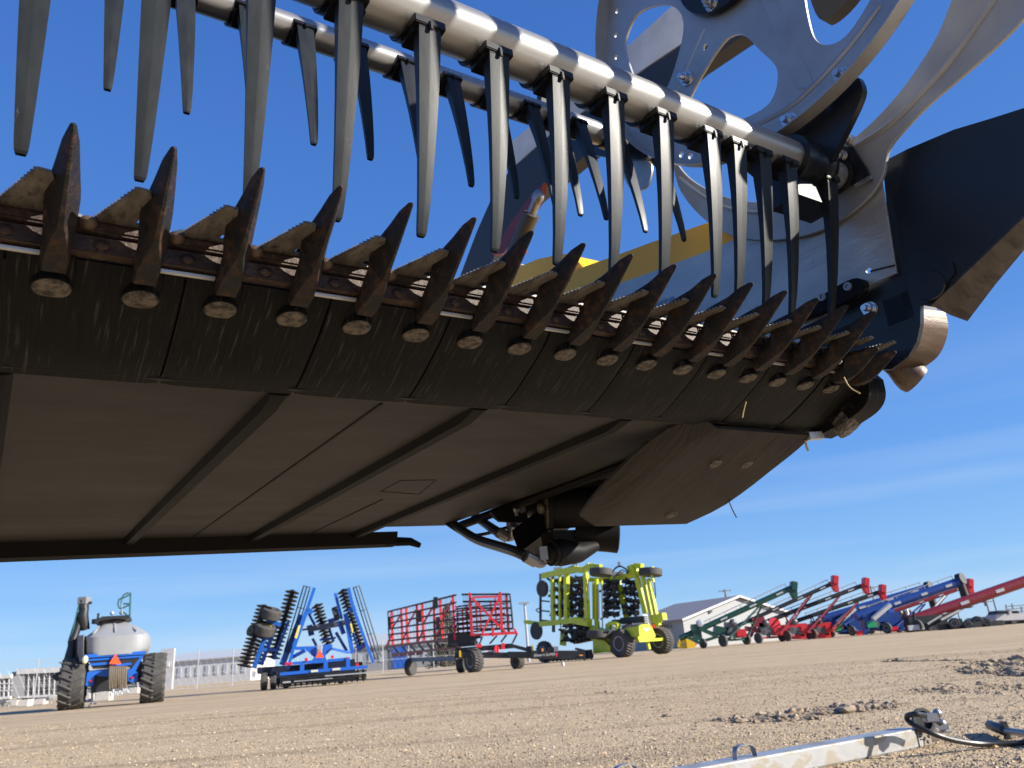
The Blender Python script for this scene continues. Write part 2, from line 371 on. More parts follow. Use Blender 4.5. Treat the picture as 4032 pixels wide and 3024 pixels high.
m = MB(); pts = [zh(1250, 910, 1.45), zh(1300, 905, 1.45), zh(1400, 900, 1.45), zh(1600, 900, 1.45), zh(1790, 830, 1.45)]
m.tube(pts, [.018, .026, .032, .024, .012], 12)
for q in (1290, 1345): m.lathe([(0, .0), (0, .030), (.008, .030), (.008, 0)], zh(q, 905, 1.45), nrm(pts[2]-pts[1]), 12)
hb(m, 'hose_manifold', CYL)
def hose(pts, r, Ys, name='hydraulic_hose', mt=HOSE):
    m = MB(); m.tube(smoothline([zh(x, y, Y) for (x, y), Y in zip(pts, Ys)], 3), r, 10); return hb(m, name, mt)
hose([(200, 560), (300, 640), (480, 760), (720, 830), (920, 890), (1020, 940)], .0125, [1.9, 1.85, 1.75, 1.62, 1.5, 1.47])
hose([(470, 500), (560, 570), (660, 640), (740, 690)], .0125, [1.85, 1.8, 1.7, 1.65])
hose([(150, 580), (280, 670), (400, 720), (560, 705), (720, 660), (860, 615), (990, 620)], .0045, [1.9, 1.85, 1.8, 1.75, 1.7, 1.65, 1.6])
m = MB(); m.tube([zh(1020, 940, 1.47), zh(1130, 1000, 1.47)], .0145, 10); m.tube(smoothline([zh(1130, 1000, 1.47), zh(1190, 1035, 1.47), zh(1225, 990, 1.47), zh(1225, 950, 1.46)], 2), .010, 8); m.lathe([(0, 0), (0, .018), (.03, .018), (.03, 0)], zh(1222, 985, 1.46), (0, 0, 1), 6)
m.tube([zh(720, 675, 1.66), zh(830, 740, 1.65)], .015, 10); m.tube(smoothline([zh(830, 740, 1.65), zh(870, 740, 1.65), zh(880, 690, 1.64), zh(895, 600, 1.62)], 2), .010, 8); m.lathe([(0, 0), (0, .017), (.04, .017), (.04, 0)], zh(893, 680, 1.64), (0, 0, 1), 6)
m.each('hose_fitting', FIT, hdr, O)
# ---------------------------------------------------------------- reel
NT, FT = (.680, .757, .0335), (1.112, 1.092, .0265)
def tine_mesh():
    st = [(.730, .652, .024, .0152), (.712, .6525, .022, .0150), (.68, .6590, .0185, .0146), (.64, .6680, .0145, .0136), (.60, .6780, .0118, .0122), (.55, .6915, .0098, .0102), (.50, .7065, .0084, .0079), (.470, .7175, .0076, .0063), (.4635, .7205, .0068, .0056), (.461, .7225, .0045, .0044)]
    m = MB(); rings = []
    for z, y, t, w in st:
        rings.append([(-w, y+.0007, z), (-.0006, y, z), (.0006, y, z), (w, y+.0007, z), (w*.86, y+t, z), (-w*.86, y+t, z)])
    m.loft(rings); return m
def clip_mesh(r):
    m = MB(); n = 16; a0, a1 = math.radians(250), math.radians(455)
    rings = []
    for i in range(n+1):
        a = a0+(a1-a0)*i/n; w = .024 if i < 12 else .024-(i-12)*.0035
        rr = r+.0005; ro = r+.005+(.003 if i < 2 else 0)
        rings.append([(-w, rr*math.cos(a), rr*math.sin(a)), (w, rr*math.cos(a), rr*math.sin(a)), (w, ro*math.cos(a), ro*math.sin(a)), (-w, ro*math.cos(a), ro*math.sin(a))])
    m.loft(rings)
    m.box((0, -.014, -r-.001), (.043, .034, .012)); m.box((.0, -.0315, -r-.008), (.005, .004, .014))
    m.box((0, -.004, -r-.006), (.040, .034, .016))
    return m
def reel_row(axis, xs, x0, x1, rot, tubemat=ALU):
    ay, az, r = axis
    m = MB(); n = 28
    ring = []
    for k in range(n):   # round tube with one flattened, lipped underside
        a = 2*math.pi*k/n; rr = r*(1 if not (math.radians(205) < a < math.radians(262)) else .93)
        ring.append((rr*math.cos(a), rr*math.sin(a)))
    m.loft([[(x, y, z) for y, z in ring] for x in np.linspace(x0, x1, 14)])
    rng = random.Random(3)
    for q in np.arange(x0+.05, x1-.1, .1016):
        for dx in (0, .012): m.ell((q+dx+.035, r*math.cos(math.radians(238)), r*math.sin(math.radians(238))), (.0035, .003, .003), 8, 5)
    tb = m.build('reel_tube', tubemat, hdr, loc=Vector((0-O[0], ay-O[1], az-O[2])))
    tb.rotation_euler = (rot, 0, 0)
    tb.rotation_euler = (0, 0, 0)
    tm = tine_mesh(); tm.v = [(x, y-NT[0], z-NT[1]-(r-NT[2])*-1*0) for x, y, z in tm.v]
    sh = NT[2]-r
    tm.v = [(x, y, z+sh) for x, y, z in tm.v]
    cm = clip_mesh(r); t0 = c0 = None
    for x in xs:
        if t0 is None:
            t0 = tm.build('tine', TINE, tb, loc=(x, 0, 0), ang=9); t0.rotation_euler = (rot, 0, 0)
            c0 = cm.build('tine_clip', CLIP, tb, loc=(x, 0, 0), bevel=.0012); c0.rotation_euler = (rot, 0, 0)
        else:
            jit = RNG.normal(0, .012)
            inst(t0, 'tine', tb, (x, 0, 0), (rot+jit, RNG.normal(0, .008), 0)); inst(c0, 'tine_clip', tb, (x, 0, 0), (rot, 0, 0))
    return tb
SP2 = .1016
xs = [.302+SP2*(u) for u in (-8, -7, -6, -5, -4, -3, -2, -1, 0, 1, 2, 3, 4, 5, 6.02, 6.66, 7.27, 7.97, 9.16)]
reel_row(NT, xs, -1.3, 1.196, 0)
m = MB(); m.lathe([(0, .0), (0, .0445), (.018, .047), (.03, .043), (.062, .043), (.075, .047), (.095, .040), (.095, 0)], (1.155, NT[0], NT[1]), (1, 0, 0), 26); hb(m, 'reel_bearing', NAVY)
m = MB(); m.lathe([(0, 0), (0, .0275), (.063, .0275), (.064, .0255), (.064, 0)], (1.24, NT[0], NT[1]), (1, 0, 0), 24); hb(m, 'tube_stub', ALU)
m = MB(); m.lathe([(0, .0278), (0, .0335), (.008, .0335), (.008, .0278), (0, .0278)], (1.296, NT[0], NT[1]), (1, 0, 0), 20); hb(m, 'stub_bore', SLOT)
xf = [.099+SP2*u for u in (-7, -6, -5, -4, -3, -2, -1, 0, 1, 2, 3, 4, 5, 6, 7, 7.95, 8.66, 9.25, 10.4, 11.6)]
reel_row(FT, xf, -1.3, 1.20, -.36)
reel_row((1.02, 1.66, .0265), [.099+SP2*u+.05 for u in range(-7, 8)], -1.3, 1.2, .10)
reel_row((.215, 1.10, .0335), [.326+SP2*u for u in range(-6, 16)], -1.3, 1.2, .0)
reel_row((.39, 1.66, .0335), [.35+SP2*u for u in range(-6, 16)], -1.3, 1.2, .0)
# reel end disc with windows
XD = 1.2
zd = lambda x, y, X=XD: hv((2400+x/2.0109)/K, (y/2.0109)/K, X=X)
CY, CZ, RD = .678, 1.270, .437
outer = [(XD, CY+RD*math.cos(a), CZ+RD*math.sin(a)) for a in np.linspace(0, 2*math.pi, 97)[:-1]]
wa = smoothpoly([zd(*p) for p in [(260, 80), (400, 35), (510, 40), (590, 120), (600, 260), (540, 500), (470, 700), (400, 790), (300, 770), (210, 660), (130, 430), (125, 320), (190, 150)]], 2)
wb = smoothpoly([zd(*p) for p in [(900, 330), (1000, 268), (1090, 275), (1200, 400), (1330, 510), (1350, 610), (1320, 760), (1250, 860), (1050, 960), (800, 1040), (640, 1010), (610, 850), (700, 650)]], 2)
wc = smoothpoly([zd(*p) for p in [(1540, -40), (1580, 180), (1620, 320), (1700, 370), (1800, 355), (1900, 280), (1990, 150), (2080, 0), (2140, -120), (1900, -330), (1560, -250)]], 2)
def rotw(w, a):
    return [(p[0], CY+(p[1]-CY)*math.cos(a)-(p[2]-CZ)*math.sin(a), CZ+(p[1]-CY)*math.sin(a)+(p[2]-CZ)*math.cos(a)) for p in w]
holes = [wa, wb, wc, rotw(wb, math.radians(150)), rotw(wb, math.radians(215))]
def circ(c, r, n=12): return [(c[0], c[1]+r*math.cos(2*math.pi*k/n), c[2]+r*math.sin(2*math.pi*k/n)) for k in range(n)]
small = [circ(zd(*p), r) for p, r in [((2072, 388), .0085), ((578, 1225), .008), ((650, 1238), .008), ((1663, 818), .008), ((765, 375), .008), ((66, 90), .007), ((58, 280), .007), ((60, 455), .007)]]
disc = plate_yz('reel_disc', outer, holes+small, XD, .005, GALV, hdr, O, .0012)
m = MB(); n = 72; rings = []
for k in range(n+1):
    a = 2*math.pi*k/n; rings.append([(XD+dx, CY+rr*math.cos(a), CZ+rr*math.sin(a)) for dx, rr in ((-.003, RD-.001), (-.036, RD+.003), (-.036, RD+.0055), (-.003, RD+.0055))])
m.loft(rings, cap=False); m.build('disc_rim', GALV, disc, off=O)
m = MB()
def ridge(pts, r=.008):
    for q in pts: pass
    m.tube([(XD-.003+.0035, p[1], p[2]) for p in smoothline(pts, 2)], r, 8)
ridge([zd(2150, 50), zd(1950, 330), zd(1700, 610), zd(1620, 690), zd(1450, 850), zd(1200, 980), zd(980, 1070)])
ridge([zd(1200, -20), zd(1350, 330), zd(1500, 690), zd(1540, 720), zd(1620, 680), zd(1640, 640), zd(1520, 420), zd(1360, 60), zd(1330, -40)], .006)
ridge([zd(760, 230), zd(650, 470), zd(560, 700), zd(480, 820)], .006)
ridge([zd(915, 140), zd(800, 440), zd(650, 740), zd(580, 860)], .0035)
ridge([circ((XD, CY, CZ), .404, 40)[i] for i in range(3, 38)], .0045)
m.each('pressed_ridge', GALV, disc, O)
def bolt(c, r=.014, ax=(-1, 0, 0)):
    c = np.array(c, float); ax = nrm(ax)
    m = MB(); m.lathe([(0, r*1.25), (r*.3, r*1.15), (r*.3, r*.85), (r*1.1, r*.82), (r*1.1, r*.5), (r*1.9, r*.45), (r*1.9, 0)], c, ax, 6 if False else 12); return m
b0 = None
for p in [(1865, 610), (1450, 970), (630, 630), (75, 605), (875, 65)]:
    c = zd(*p); c[0] -= .004
    if p == (875, 65): c[0] -= .02
    mm = bolt(c); mm.build('disc_bolt', ZINC, disc, off=O)
# hub
m = MB(); m.lathe([(0, 0), (0, .125), (.012, .127), (.02, .122), (.02, 0)], (XD-.026, .722, 1.296), (1, 0, 0), 40); hub = hb(m, 'reel_hub', NAVY)
# dark brackets carrying the tubes
m = MB(); m.prism(smoothpoly([zd(*p, 1.215) for p in [(1240, 1150), (1420, 1010), (1700, 800), (1960, 590), (2010, 690), (1990, 790), (1880, 1020), (1760, 1250), (1700, 1420), (1480, 1400), (1290, 1240)]], 1), (.014, 0, 0)); m.box((1.20, .70, .70), (.12, .06, .05)); hb(m, 'tube_bracket', NAVY)
m = MB(); m.prism(smoothpoly([zd(*p, 1.215) for p in [(-420, 1080), (-260, 930), (-60, 860), (100, 900), (160, 1050), (310, 1180), (300, 1260), (70, 1260), (-200, 1215)]], 1), (.014, 0, 0)); hb(m, 'tube_bracket', NAVY)
m = MB(); m.prism(smoothpoly([zd(*p, 1.23) for p in [(1040, 1220), (1250, 1300), (1500, 1400), (1640, 1480), (1640, 1570), (1440, 1560), (1300, 1430), (1080, 1390)]], 1), (.014, 0, 0)); hb(m, 'tube_bracket', NAVY)
# small cam plate at far left of the disc
m = MB(); m.prism(smoothpoly([zd(*p, 1.23) for p in [(70, 1250), (320, 1260), (340, 1350), (300, 1490), (200, 1520), (130, 1460)]], 2), (.005, 0, 0)); hb(m, 'cam_plate', GALV)
# crescent shaped reel end shield
VP = lambda L, X: [hv(x, y, X=X) for x, y in L]
cres = smoothpoly(VP([(1455, 340), (1475, 372), (1500, 395), (1545, 420), (1600, 436), (1660, 440), (1715, 418), (1742, 392), (1775, 350), (1815, 322), (1850, 300), (1905, 250), (1965, 180), (2030, 80), (2060, 0), (2085, -60), (2260, -60), (2225, 30), (2150, 105), (2080, 165), (2010, 222), (1945, 290), (1922, 320), (1915, 345), (1912, 375), (1897, 405), (1860, 445), (1815, 478), (1760, 505), (1700, 517), (1640, 520), (1580, 510), (1530, 480), (1490, 440), (1465, 400)], 1.322), 2)
sh = plate_yz('reel_shield', cres, [circ(hv(1730, 460, X=1.322), .006)], 1.322, .005, GALV, hdr, O)
m = MB(); m.tube([p-np.array([.001, 0, 0]) for p in smoothline(VP([(2150, 0), (2060, 130), (1990, 205), (1920, 275), (1850, 318)], 1.322), 2)], .008, 8)
m.tube([p-np.array([.001, 0, 0]) for p in smoothline(VP([(1470, 385), (1520, 425), (1580, 455), (1660, 462), (1700, 440), (1720, 428)], 1.322), 2)], .006, 8); m.each('pressed_ridge', GALV, sh, O)
m = MB(); m.prism(smoothpoly(VP([(1815, 295), (1830, 300), (1885, 385), (1868, 392), (1800, 408), (1780, 380)], 1.306), 1), (.008, 0, 0)); hb(m, 'lock_plate', NAVY)
m = MB(); m.bar(hv(1848, 402, X=1.298), hv(1882, 382, X=1.298), .006); hb(m, 'lock_pin', ZINC)
for p in ((1835, 305), (1818, 338), (1808, 375)): bolt(hv(*p, X=1.302), .010).build('shield_bolt', ZINC, sh, off=O)
# polished end sheet, yellow frame, end panel -------------------------------
XS = 1.335
es = VP([(1205, 668), (1240, 656), (1330, 617), (1450, 573), (1520, 547), (1590, 518), (1640, 497), (1760, 447), (1905, 392), (1918, 470), (1937, 590), (1900, 606), (1850, 632), (1790, 668), (1760, 760), (1300, 760), (1200, 720)], XS)
plate_yz('end_sheet', es, [circ(hv(1878, 603-18, X=XS), .006), circ(hv(1502, 678, X=XS), .007), circ(hv(1552, 627, X=XS), .005)], XS, .004, SHEET, hdr, O, .0005)
m = MB(); a, b = hv(1880, 586, X=XS-.0035), hv(1933, 573, X=XS-.0035); m.bar(a, b, .0025); hb(m, 'sheet_slit', SLOT)
yl = VP([(1200, 660), (1222, 590), (1262, 576), (1330, 552), (1400, 526), (1480, 498), (1560, 470), (1640, 445), (1640, 510), (1590, 525), (1520, 552), (1450, 580), (1330, 624), (1240, 664)], XS+.006)
m = MB(); m.prism(yl, (.07, 0, 0)); hb(m, 'yellow_frame', YELO, smooth=False)
m = MB(); m.prism(VP([(1100, 615), (1125, 575), (1160, 560), (1215, 548), (1238, 552), (1262, 580), (1240, 600), (1200, 645)], 1.39), (.12, 0, 0)); hb(m, 'yellow_cover', YELO, smooth=False)
m = MB(); m.prism(VP([(1045, 585), (1075, 580), (1110, 590), (1090, 620), (1040, 618)], 1.43), (.2, 0, 0)); hb(m, 'yellow_cover', YELO, smooth=False)
m = MB(); m.prism(VP([(1052, 572), (1075, 560), (1128, 572), (1112, 590), (1048, 587)], 1.42), (.2, 0, 0)); hb(m, 'white_cover', WHITE, smooth=False)
tp = hv(1425, 655, X=XS-.0045)-O
tx = nrm(hv(1460, 640, X=XS)-hv(1390, 668, X=XS)); tx[0] = 0; tx = nrm(tx); tn = np.array([-1, 0, 0.]); ty = np.cross(tn, tx)
M4 = Matrix([[tx[0], ty[0], tn[0], tp[0]], [tx[1], ty[1], tn[1], tp[1]], [tx[2], ty[2], tn[2], tp[2]], [0, 0, 0, 1]])
text_mesh('printed_word', 'solution', BLUET, hdr, M4, .03, ext=.0003)
m = MB(); m.prism(smoothpoly(VP([(1760, 648), (1800, 622), (1838, 602), (1858, 600), (1866, 615), (1860, 632), (1830, 650), (1790, 668), (1700, 700), (1690, 690)], XS-.026), 1), (.02, 0, 0)); wb_ = hb(m, 'wear_block', POLY)
m = MB()
for p in ((1832, 619), (1777, 642)): m.lathe([(0, .0085), (.004, .008), (.004, .0045), (.001, .004), (.001, 0)], hv(*p, X=XS-.027), (-1, 0, 0), 14)
m.each('cap_screw', FIT, wb_, O)
XE = 1.345
ep = VP([(1906, 350), (1960, 322), (2060, 280), (2140, 256), (2300, 205), (2300, 420), (2212, 470), (2110, 570), (2012, 662), (1988, 658), (1988, 700), (1980, 738), (1962, 770), (1925, 798), (1860, 800), (1760, 790), (1760, 690), (1850, 632), (1937, 590), (1918, 470)], XE)
m = MB(); m.prism(ep, (.012, 0, 0)); hb(m, 'end_panel', NAVY, smooth=False)
m = MB(); m.prism(smoothpoly(VP([(1955, 600), (1990, 570), (2080, 565), (2010, 655), (1985, 652), (1965, 635)], XE-.006), 1), (.005, 0, 0)); pv_ = hb(m, 'pivot_cover', NAVY)
m = MB(); m.lathe([(0, .026), (.003, .025), (.003, 0)], hv(2010, 617, X=XE-.007), (-1, 0, 0), 28); m.build('pivot_disc', NAVY, pv_, off=O)
m = bolt(hv(1880, 668, X=XE-.001), .0125); hb(m, 'panel_bolt', ZINC)
# divider flange (worn), faces forward and down
A = [hv(2012, 660, X=1.343), hv(2110, 568, X=1.343), hv(2212, 470, X=1.343), hv(2330, 350, X=1.343)]
B = [hv(2090, 694, X=1.41), hv(2150, 615, X=1.41), hv(2225, 525, X=1.41), hv(2350, 400, X=1.41)]
m = MB(); nn = nrm(np.cross(A[2]-A[0], B[0]-A[0])); nn = nn if nn[2] > 0 else -nn
rows = []
for a, b in zip(A, B): rows.append([a, a*.5+b*.5-nn*.006, b, b+nn*.006, a*.5+b*.5, a+nn*.006])
m.loft(rows); hb(m, 'divider_flange', WORN)
# curved end shoe, tube and shoe underneath
s_in = VP([(1975, 665), (1983, 700), (1975, 735), (1960, 765), (1935, 785), (1915, 797)], 1.35)
m = MB(); wv = np.array([.085, -.012, 0]); rows = []
for i, p in enumerate(smoothline(s_in, 2)):
    rows.append([p, p+wv, p+wv+np.array([0, .006, .004]), p+np.array([0, .006, .004])])
m.loft(rows); hb(m, 'end_shoe', SHOE)
m = MB(); m.box(hv(2000, 690, X=1.37)+np.array([.02, .03, .03]), (.09, .05, .05)); hb(m, 'shoe_block', NAVY)
m = MB(); a = hv(1935, 790, X=1.40); b = hv(1985, 825, X=1.43); m.lathe([(-.03, .0), (-.03, .018), (0, .021), (.02, .028), (.035, .031), (.045, .029), (.045, .023), (.03, .02), (.03, 0)], a, nrm(b-a), 22); hb(m, 'pivot_tube', SHOE)
m = MB(); rows = []
for p in smoothline(VP([(1872, 815), (1880, 850), (1868, 880), (1835, 905), (1790, 930), (1760, 945)], 1.335), 2):
    rows.append([p, p+np.array([.055, 0, 0]), p+np.array([.055, .02, .03]), p+np.array([0, .02, .03])])
m.loft(rows); hb(m, 'lower_shoe', POLY)
m = MB(); c = hv(1832, 908, X=1.365); ax = nrm((.15, -.55, -.8)); m.lathe([(-.01, 0), (-.01, .033), (.012, .035), (.012, .028), (.014, .026), (.014, .004), (.011, .003), (.011, 0)], c, ax, 30)
hb(m, 'gear_disc', BOLTH)
m = MB(); m.bar(hv(1745, 943, X=1.31), hv(1775, 941, X=1.34), .014); hb(m, 'clamp_clip', STRIP)
# reel arm, prop and lift cylinder behind the disc
m = MB(); m.prism(VP([(985, 620), (1030, 500), (1070, 410), (1100, 370), (1190, 290), (1300, 215), (1400, 145), (1490, 85), (1560, 40), (1700, -10), (1680, 30), (1590, 88), (1500, 150), (1440, 205), (1330, 280), (1200, 390), (1150, 430), (1080, 520), (1050, 600)], 1.45), (.05, 0, 0)); arm = hb(m, 'reel_arm', ARMD, smooth=False)
m = MB(); m.prism(VP([(1065, 355), (1100, 310), (1200, 228), (1300, 150), (1400, 60), (1465, 0), (1540, -40), (1560, 30), (1490, 82), (1400, 142), (1300, 212), (1190, 288), (1100, 368)], 1.47), (.10, 0, 0)); m.build('arm_top_plate', WHITE, arm, off=O, smooth=False)
m = MB(); m.prism(VP([(1062, 550), (1098, 488), (1150, 418), (1174, 395), (1160, 440), (1112, 512), (1086, 548)], 1.42), (.02, 0, 0)); m.prism(VP([(1098, 552), (1118, 505), (1132, 500), (1128, 545), (1108, 562)], 1.43), (.02, 0, 0)); hb(m, 'safety_prop', RED, smooth=False)
m = MB(); m.tube([hv(1108, 560, X=1.40), hv(1148, 462, X=1.40)], .029, 16); lc = hb(m, 'lift_cylinder', mat('grey_cylinder_paint', (.06, .06, .062), .5, 0, (.07, .062, .05), 14)); m = MB(); m.tube([hv(1148, 462, X=1.40), hv(1160, 432, X=1.40)], .016, 12); m.ell(hv(1162, 426, X=1.40), (.018, .026, .026)); m.build('rod_eye', FIT, lc, off=O)
m = MB(); m.prism(VP([(1160, 190), (1160, 215), (1155, 240), (1167, 242), (1172, 190)], 1.40), (.06, 0, 0)); hb(m, 'stop_post', ARMD)
m = MB(); m.prism(smoothpoly(VP([(1735, -60), (1765, 50), (1800, 35), (1850, -20), (1870, -80)], 1.34), 2), (.03, 0, 0)); hb(m, 'drive_shield', ARMD)
# loose straw caught in the knife
def straw(pts, X, label, r=.0011, mt=STRAWM):
    w = [CAM+HM.T@p for p in smoothline(VP(pts, X), 2)]; m = MB(); m.tube(w, r, 6)
    o = m.build('straw', mt, None, off=w[0], loc=tuple(w[0])); return tag(o, label, 'straw')
straw([(1823, 815), (1835, 838), (1858, 850)], 1.20, 'short curved straw caught on the last bolts near the brown shoe')
straw([(1612, 868), (1607, 885), (1604, 902)], .985, 'straight dry straw hanging against a black wear plate')
straw([(1740, 952), (1742, 965), (1746, 974)], 1.31, 'crumpled dry leaf hanging from the end of the skid plate', .0022)
straw([(1572, 1075), (1580, 1097), (1591, 1118)], 1.31, 'thin dark twig hanging below the skid plate edge', .0012, RIB)
# ------------------------------------------------------------------ yard materials
def paint(n, c, rough=.35, k=.8, **kw): return mat(n, c, rough, 0, tuple(x*k+.012 for x in c), 3, **kw)
BLUE = paint('implement_blue', (.010, .115, .52)); DBLUE = paint('auger_blue', (.012, .055, .25)); REDP = paint('implement_red', (.62, .02, .03)); DRED = paint('dark_red_paint', (.22, .014, .022))
LIME = paint('lime_yellow_paint', (.60, .68, .03)); GREEN = paint('dark_green_paint', (.008, .06, .04)); BLK = paint('black_frame_paint', (.014, .014, .015), .45); TIRE = mat('tyre_rubber', (.045, .043, .042), .75, 0, (.075, .068, .06), 6, bump=.2)
GREYT = mat('grey_poly_tank', (.295, .30, .305), .5, 0, (.26, .265, .27), 1.2); RIM = paint('rim_grey', (.45, .46, .48), .4); RIMY = paint('rim_yellow', (.62, .50, .03), .4); TEAL = paint('teal_rail', (.03, .11, .11)); ORNG = mat('orange_triangle', (.95, .10, .02), .5); DISCM = mat('blade_steel', (.018, .016, .015), .5, .2, (.06, .05, .04), 5, lo=.5, hi=.7)
YLW = paint('bright_yellow', (.85, .55, .02)); WHT = mat('white_panel', (.58, .57, .55), .5, 0, (.50, .49, .47), 3); GREYP = paint('mid_grey_panel', (.22, .22, .225), .5); HOSET = mat('tan_hose', (.15, .12, .085), .6); DECAL = mat('pale_decal', (.45, .46, .46), .5); REFL = mat('red_reflector', (.8, .03, .05), .3); CONC = mat('concrete', (.50, .46, .40), .85, 0, (.42, .39, .34), 4); STEELG = mat('galvanised_post', (.45, .46, .47), .45, .4); WOODP = mat('weathered_pole', (.20, .17, .14), .8, 0, (.26, .22, .18), 4)
GLASS = mat('dark_glass', (.02, .03, .035), .08); ROOFM = mat('brown_grey_roof', (.23, .205, .195), .5, 0, (.26, .235, .22), 2); WALLM = mat('white_steel_siding', (.31, .32, .325), .5, 0, (.27, .275, .28), 6, stretch=(6, 6, .1)); FARG = mat('far_grey_wall', (.40, .43, .46), .7); PEWT = paint('pewter_beam', (.10, .09, .11))
TINEG = paint('spring_steel', (.13, .13, .13), .4)
DTEAL = paint('dark_teal_roller', (.012, .035, .035), .5)
class Rig:
    def __init__(s, name, g, th, label, cat, group=None):
        s.g = np.array([g[0], g[1], 0.]); th = math.radians(th)
        s.a = np.array([math.cos(th), math.sin(th), 0]); s.b = np.array([-math.sin(th), math.cos(th), 0])
        s.e = empty(name, s.g, label, cat, group)
    def p(s, q, w=0.):
        d = ray(*q); t = ((s.g+w*s.b-CAM)@s.b)/(d@s.b); return CAM+d*t
    def u(s, q, u=0.):
        d = ray(*q); t = ((s.g+u*s.a-CAM)@s.a)/(d@s.a); return CAM+d*t
    def L(s, u, w, z): return s.g+u*s.a+w*s.b+np.array([0, 0, z])
    def out(s, m, name, mt, par=None, **kw): return m.build(name, mt, par or s.e, off=s.g, **kw)
    def wheel(s, c, ax, R, W, rr=.55, rim=None, lugs=0, name='wheel', n=28):
        ax = nrm(ax); c = np.array(c, float); m = MB(); h = W/2
        m.lathe([(-h*.8, R*rr), (-h, R*(rr+.1)), (-h*.98, R*.86), (-h*.8, R*.95), (0, R*.97), (h*.8, R*.95), (h*.98, R*.86), (h, R*(rr+.1)), (h*.8, R*rr)], c, ax, n)
        if lugs:
            a = nrm(np.cross(ax, (0.01, .02, 1))); b = np.cross(ax, a); P = lambda t, x, r: c+ax*x+r*(math.cos(t)*a+math.sin(t)*b)
            for i in range(lugs):
                for sg in (-1, 1):
                    t0 = 2*math.pi*(i+.25*sg)/lugs; dt = 2*math.pi/lugs*.75
                    wv = .055*R
                    r1, r2 = [], []
                    pts = [P(t0, -sg*h*.06, R*.985), P(t0-dt*.5, sg*h*.45, R*.98), P(t0-dt, sg*h*.98, R*.93)]
                    m.tube(pts, [.07*R*.8, .06*R, .06*R], 5)
        wh = s.out(m, name, TIRE)
        if rim is not None:
            m = MB(); m.lathe([(-h*.75, 0), (-h*.72, R*.16), (-h*.45, R*.22), (-h*.4, R*(rr-.08)), (-h*.86, R*(rr-.02)), (-h*.86, R*(rr+.03)), (h*.86, R*(rr+.03)), (h*.86, R*(rr-.02)), (h*.4, R*(rr-.08)), (h*.45, R*.22), (h*.72, R*.16), (h*.75, 0)], c, ax, 24); s.out(m, 'rim', rim, wh)
        return wh
def zf(x0, y0, s): return lambda x, y: (x0+x/s, y0+y/s)
Z1 = zf(0, 2250, 2.765); Z2 = zf(880, 2250, 3.253); Z3 = zf(1450, 2250, 3.16); Z4 = zf(2000, 2150, 2.949); Z5 = zf(2550, 2200, 2.765); Z6 = zf(3200, 2200, 2.659)
def bars(rg, lst, name, mt, par=None, z=None, sq=True):
    """lst: (pixel a, pixel b, w_a, w_b, thickness)"""
    m = MB()
    for a, b, wa, wb, t in lst:
        A, B = rg.p(z(*a), wa), rg.p(z(*b), wb)
        (m.bar(A, B, t) if sq else m.tube([A, B], t/2, 8))
    return m.each(name, mt, par or rg.e, rg.g)[0]
# ------------------------------------------------------------------ air seeder cart
g = gp(*Z1(770, 1512)); r = Rig('air_seeder_cart', (g[0]+.45, g[1]+.5), 24, 'blue air seeder cart with large grey poly tank and orange slow vehicle triangle', 'air cart')
E1 = lambda x, y, w=0: r.p(Z1(x, y), w)
cl = E1(768, 1512, .9); Rw = .98; cl[2] = Rw; cr = E1(1650, 1440, .9); cr[2] = Rw
r.wheel(cl, r.a, Rw, .92, .5, RIM, 18); r.wheel(cr, r.a, Rw, .92, .5, RIM, 18)
def tank():
    m = MB(); rings = []
    prof = [(905, 930, 1560), (880, 915, 1590), (850, 906, 1612), (780, 905, 1628), (700, 908, 1622), (672, 918, 1600), (640, 960, 1565), (590, 1030, 1490), (545, 1090, 1395), (528, 1130, 1350)]
    top = E1(1240, 528)[2]; 
    for i, (y, xa, xb) in enumerate(prof):
        A = E1(xa, y+10*(1240-xa)/330*.6); B = E1(xb, y-10*(xb-1240)/330*.6); z = (A[2]+B[2])/2; ua, ub = (A-r.g)@r.a, (B-r.g)@r.a
        ins = max(0, i-4)/5; w0, w1 = -.0+1.35*ins**1.2, 3.9-1.35*ins**1.2; cx, cw, hx, hw = (ua+ub)/2, (w0+w1)/2, (ub-ua)/2, (w1-w0)/2
        ring = []
        for k in range(40):
            t = 2*math.pi*k/40; c, s_ = math.cos(t), math.sin(t); ring.append(r.L(cx+hx*math.copysign(abs(c)**.42, c), cw+hw*math.copysign(abs(s_)**.42, s_), z))
        rings.append(ring)
    m.loft(rings); tk = r.out(m, 'tank', GREYT, ang=50)
    m = MB()
    for a, b in (((1085, 590), (1015, 680)), ((1240, 540), (1255, 670)), ((1390, 570), (1490, 655))): m.tube([E1(*a, 1.25), E1(*b, .25)], .05, 6)
    m.each('tank_rib', GREYT, tk, r.g); return tk
tank()
m = MB(); m.prism([E1(845, 700, .3), E1(908, 690, .12), E1(905, 930, .12), E1(870, 1000, .3), E1(840, 880, .3)], r.b*3); r.out(m, 'side_panel', GREYP)
bars(r, [((920, 925), (1580, 885), .1, .1, .13), ((930, 968), (1540, 925), .12, .12, .07), ((985, 1015), (1190, 1000), .12, .12, .09), ((1220, 1025), (1430, 1005), .12, .12, .09), ((1000, 960), (1060, 1050), .2, .2, .05)], 'hopper_frame', BLUE, z=Z1)
m = MB(); m.prism([E1(*p, .14) for p in ((945, 935), (1560, 895), (1440, 1040), (1010, 1060))], r.b*.6); r.out(m, 'metering_hopper', BLK, smooth=False)
m = MB()
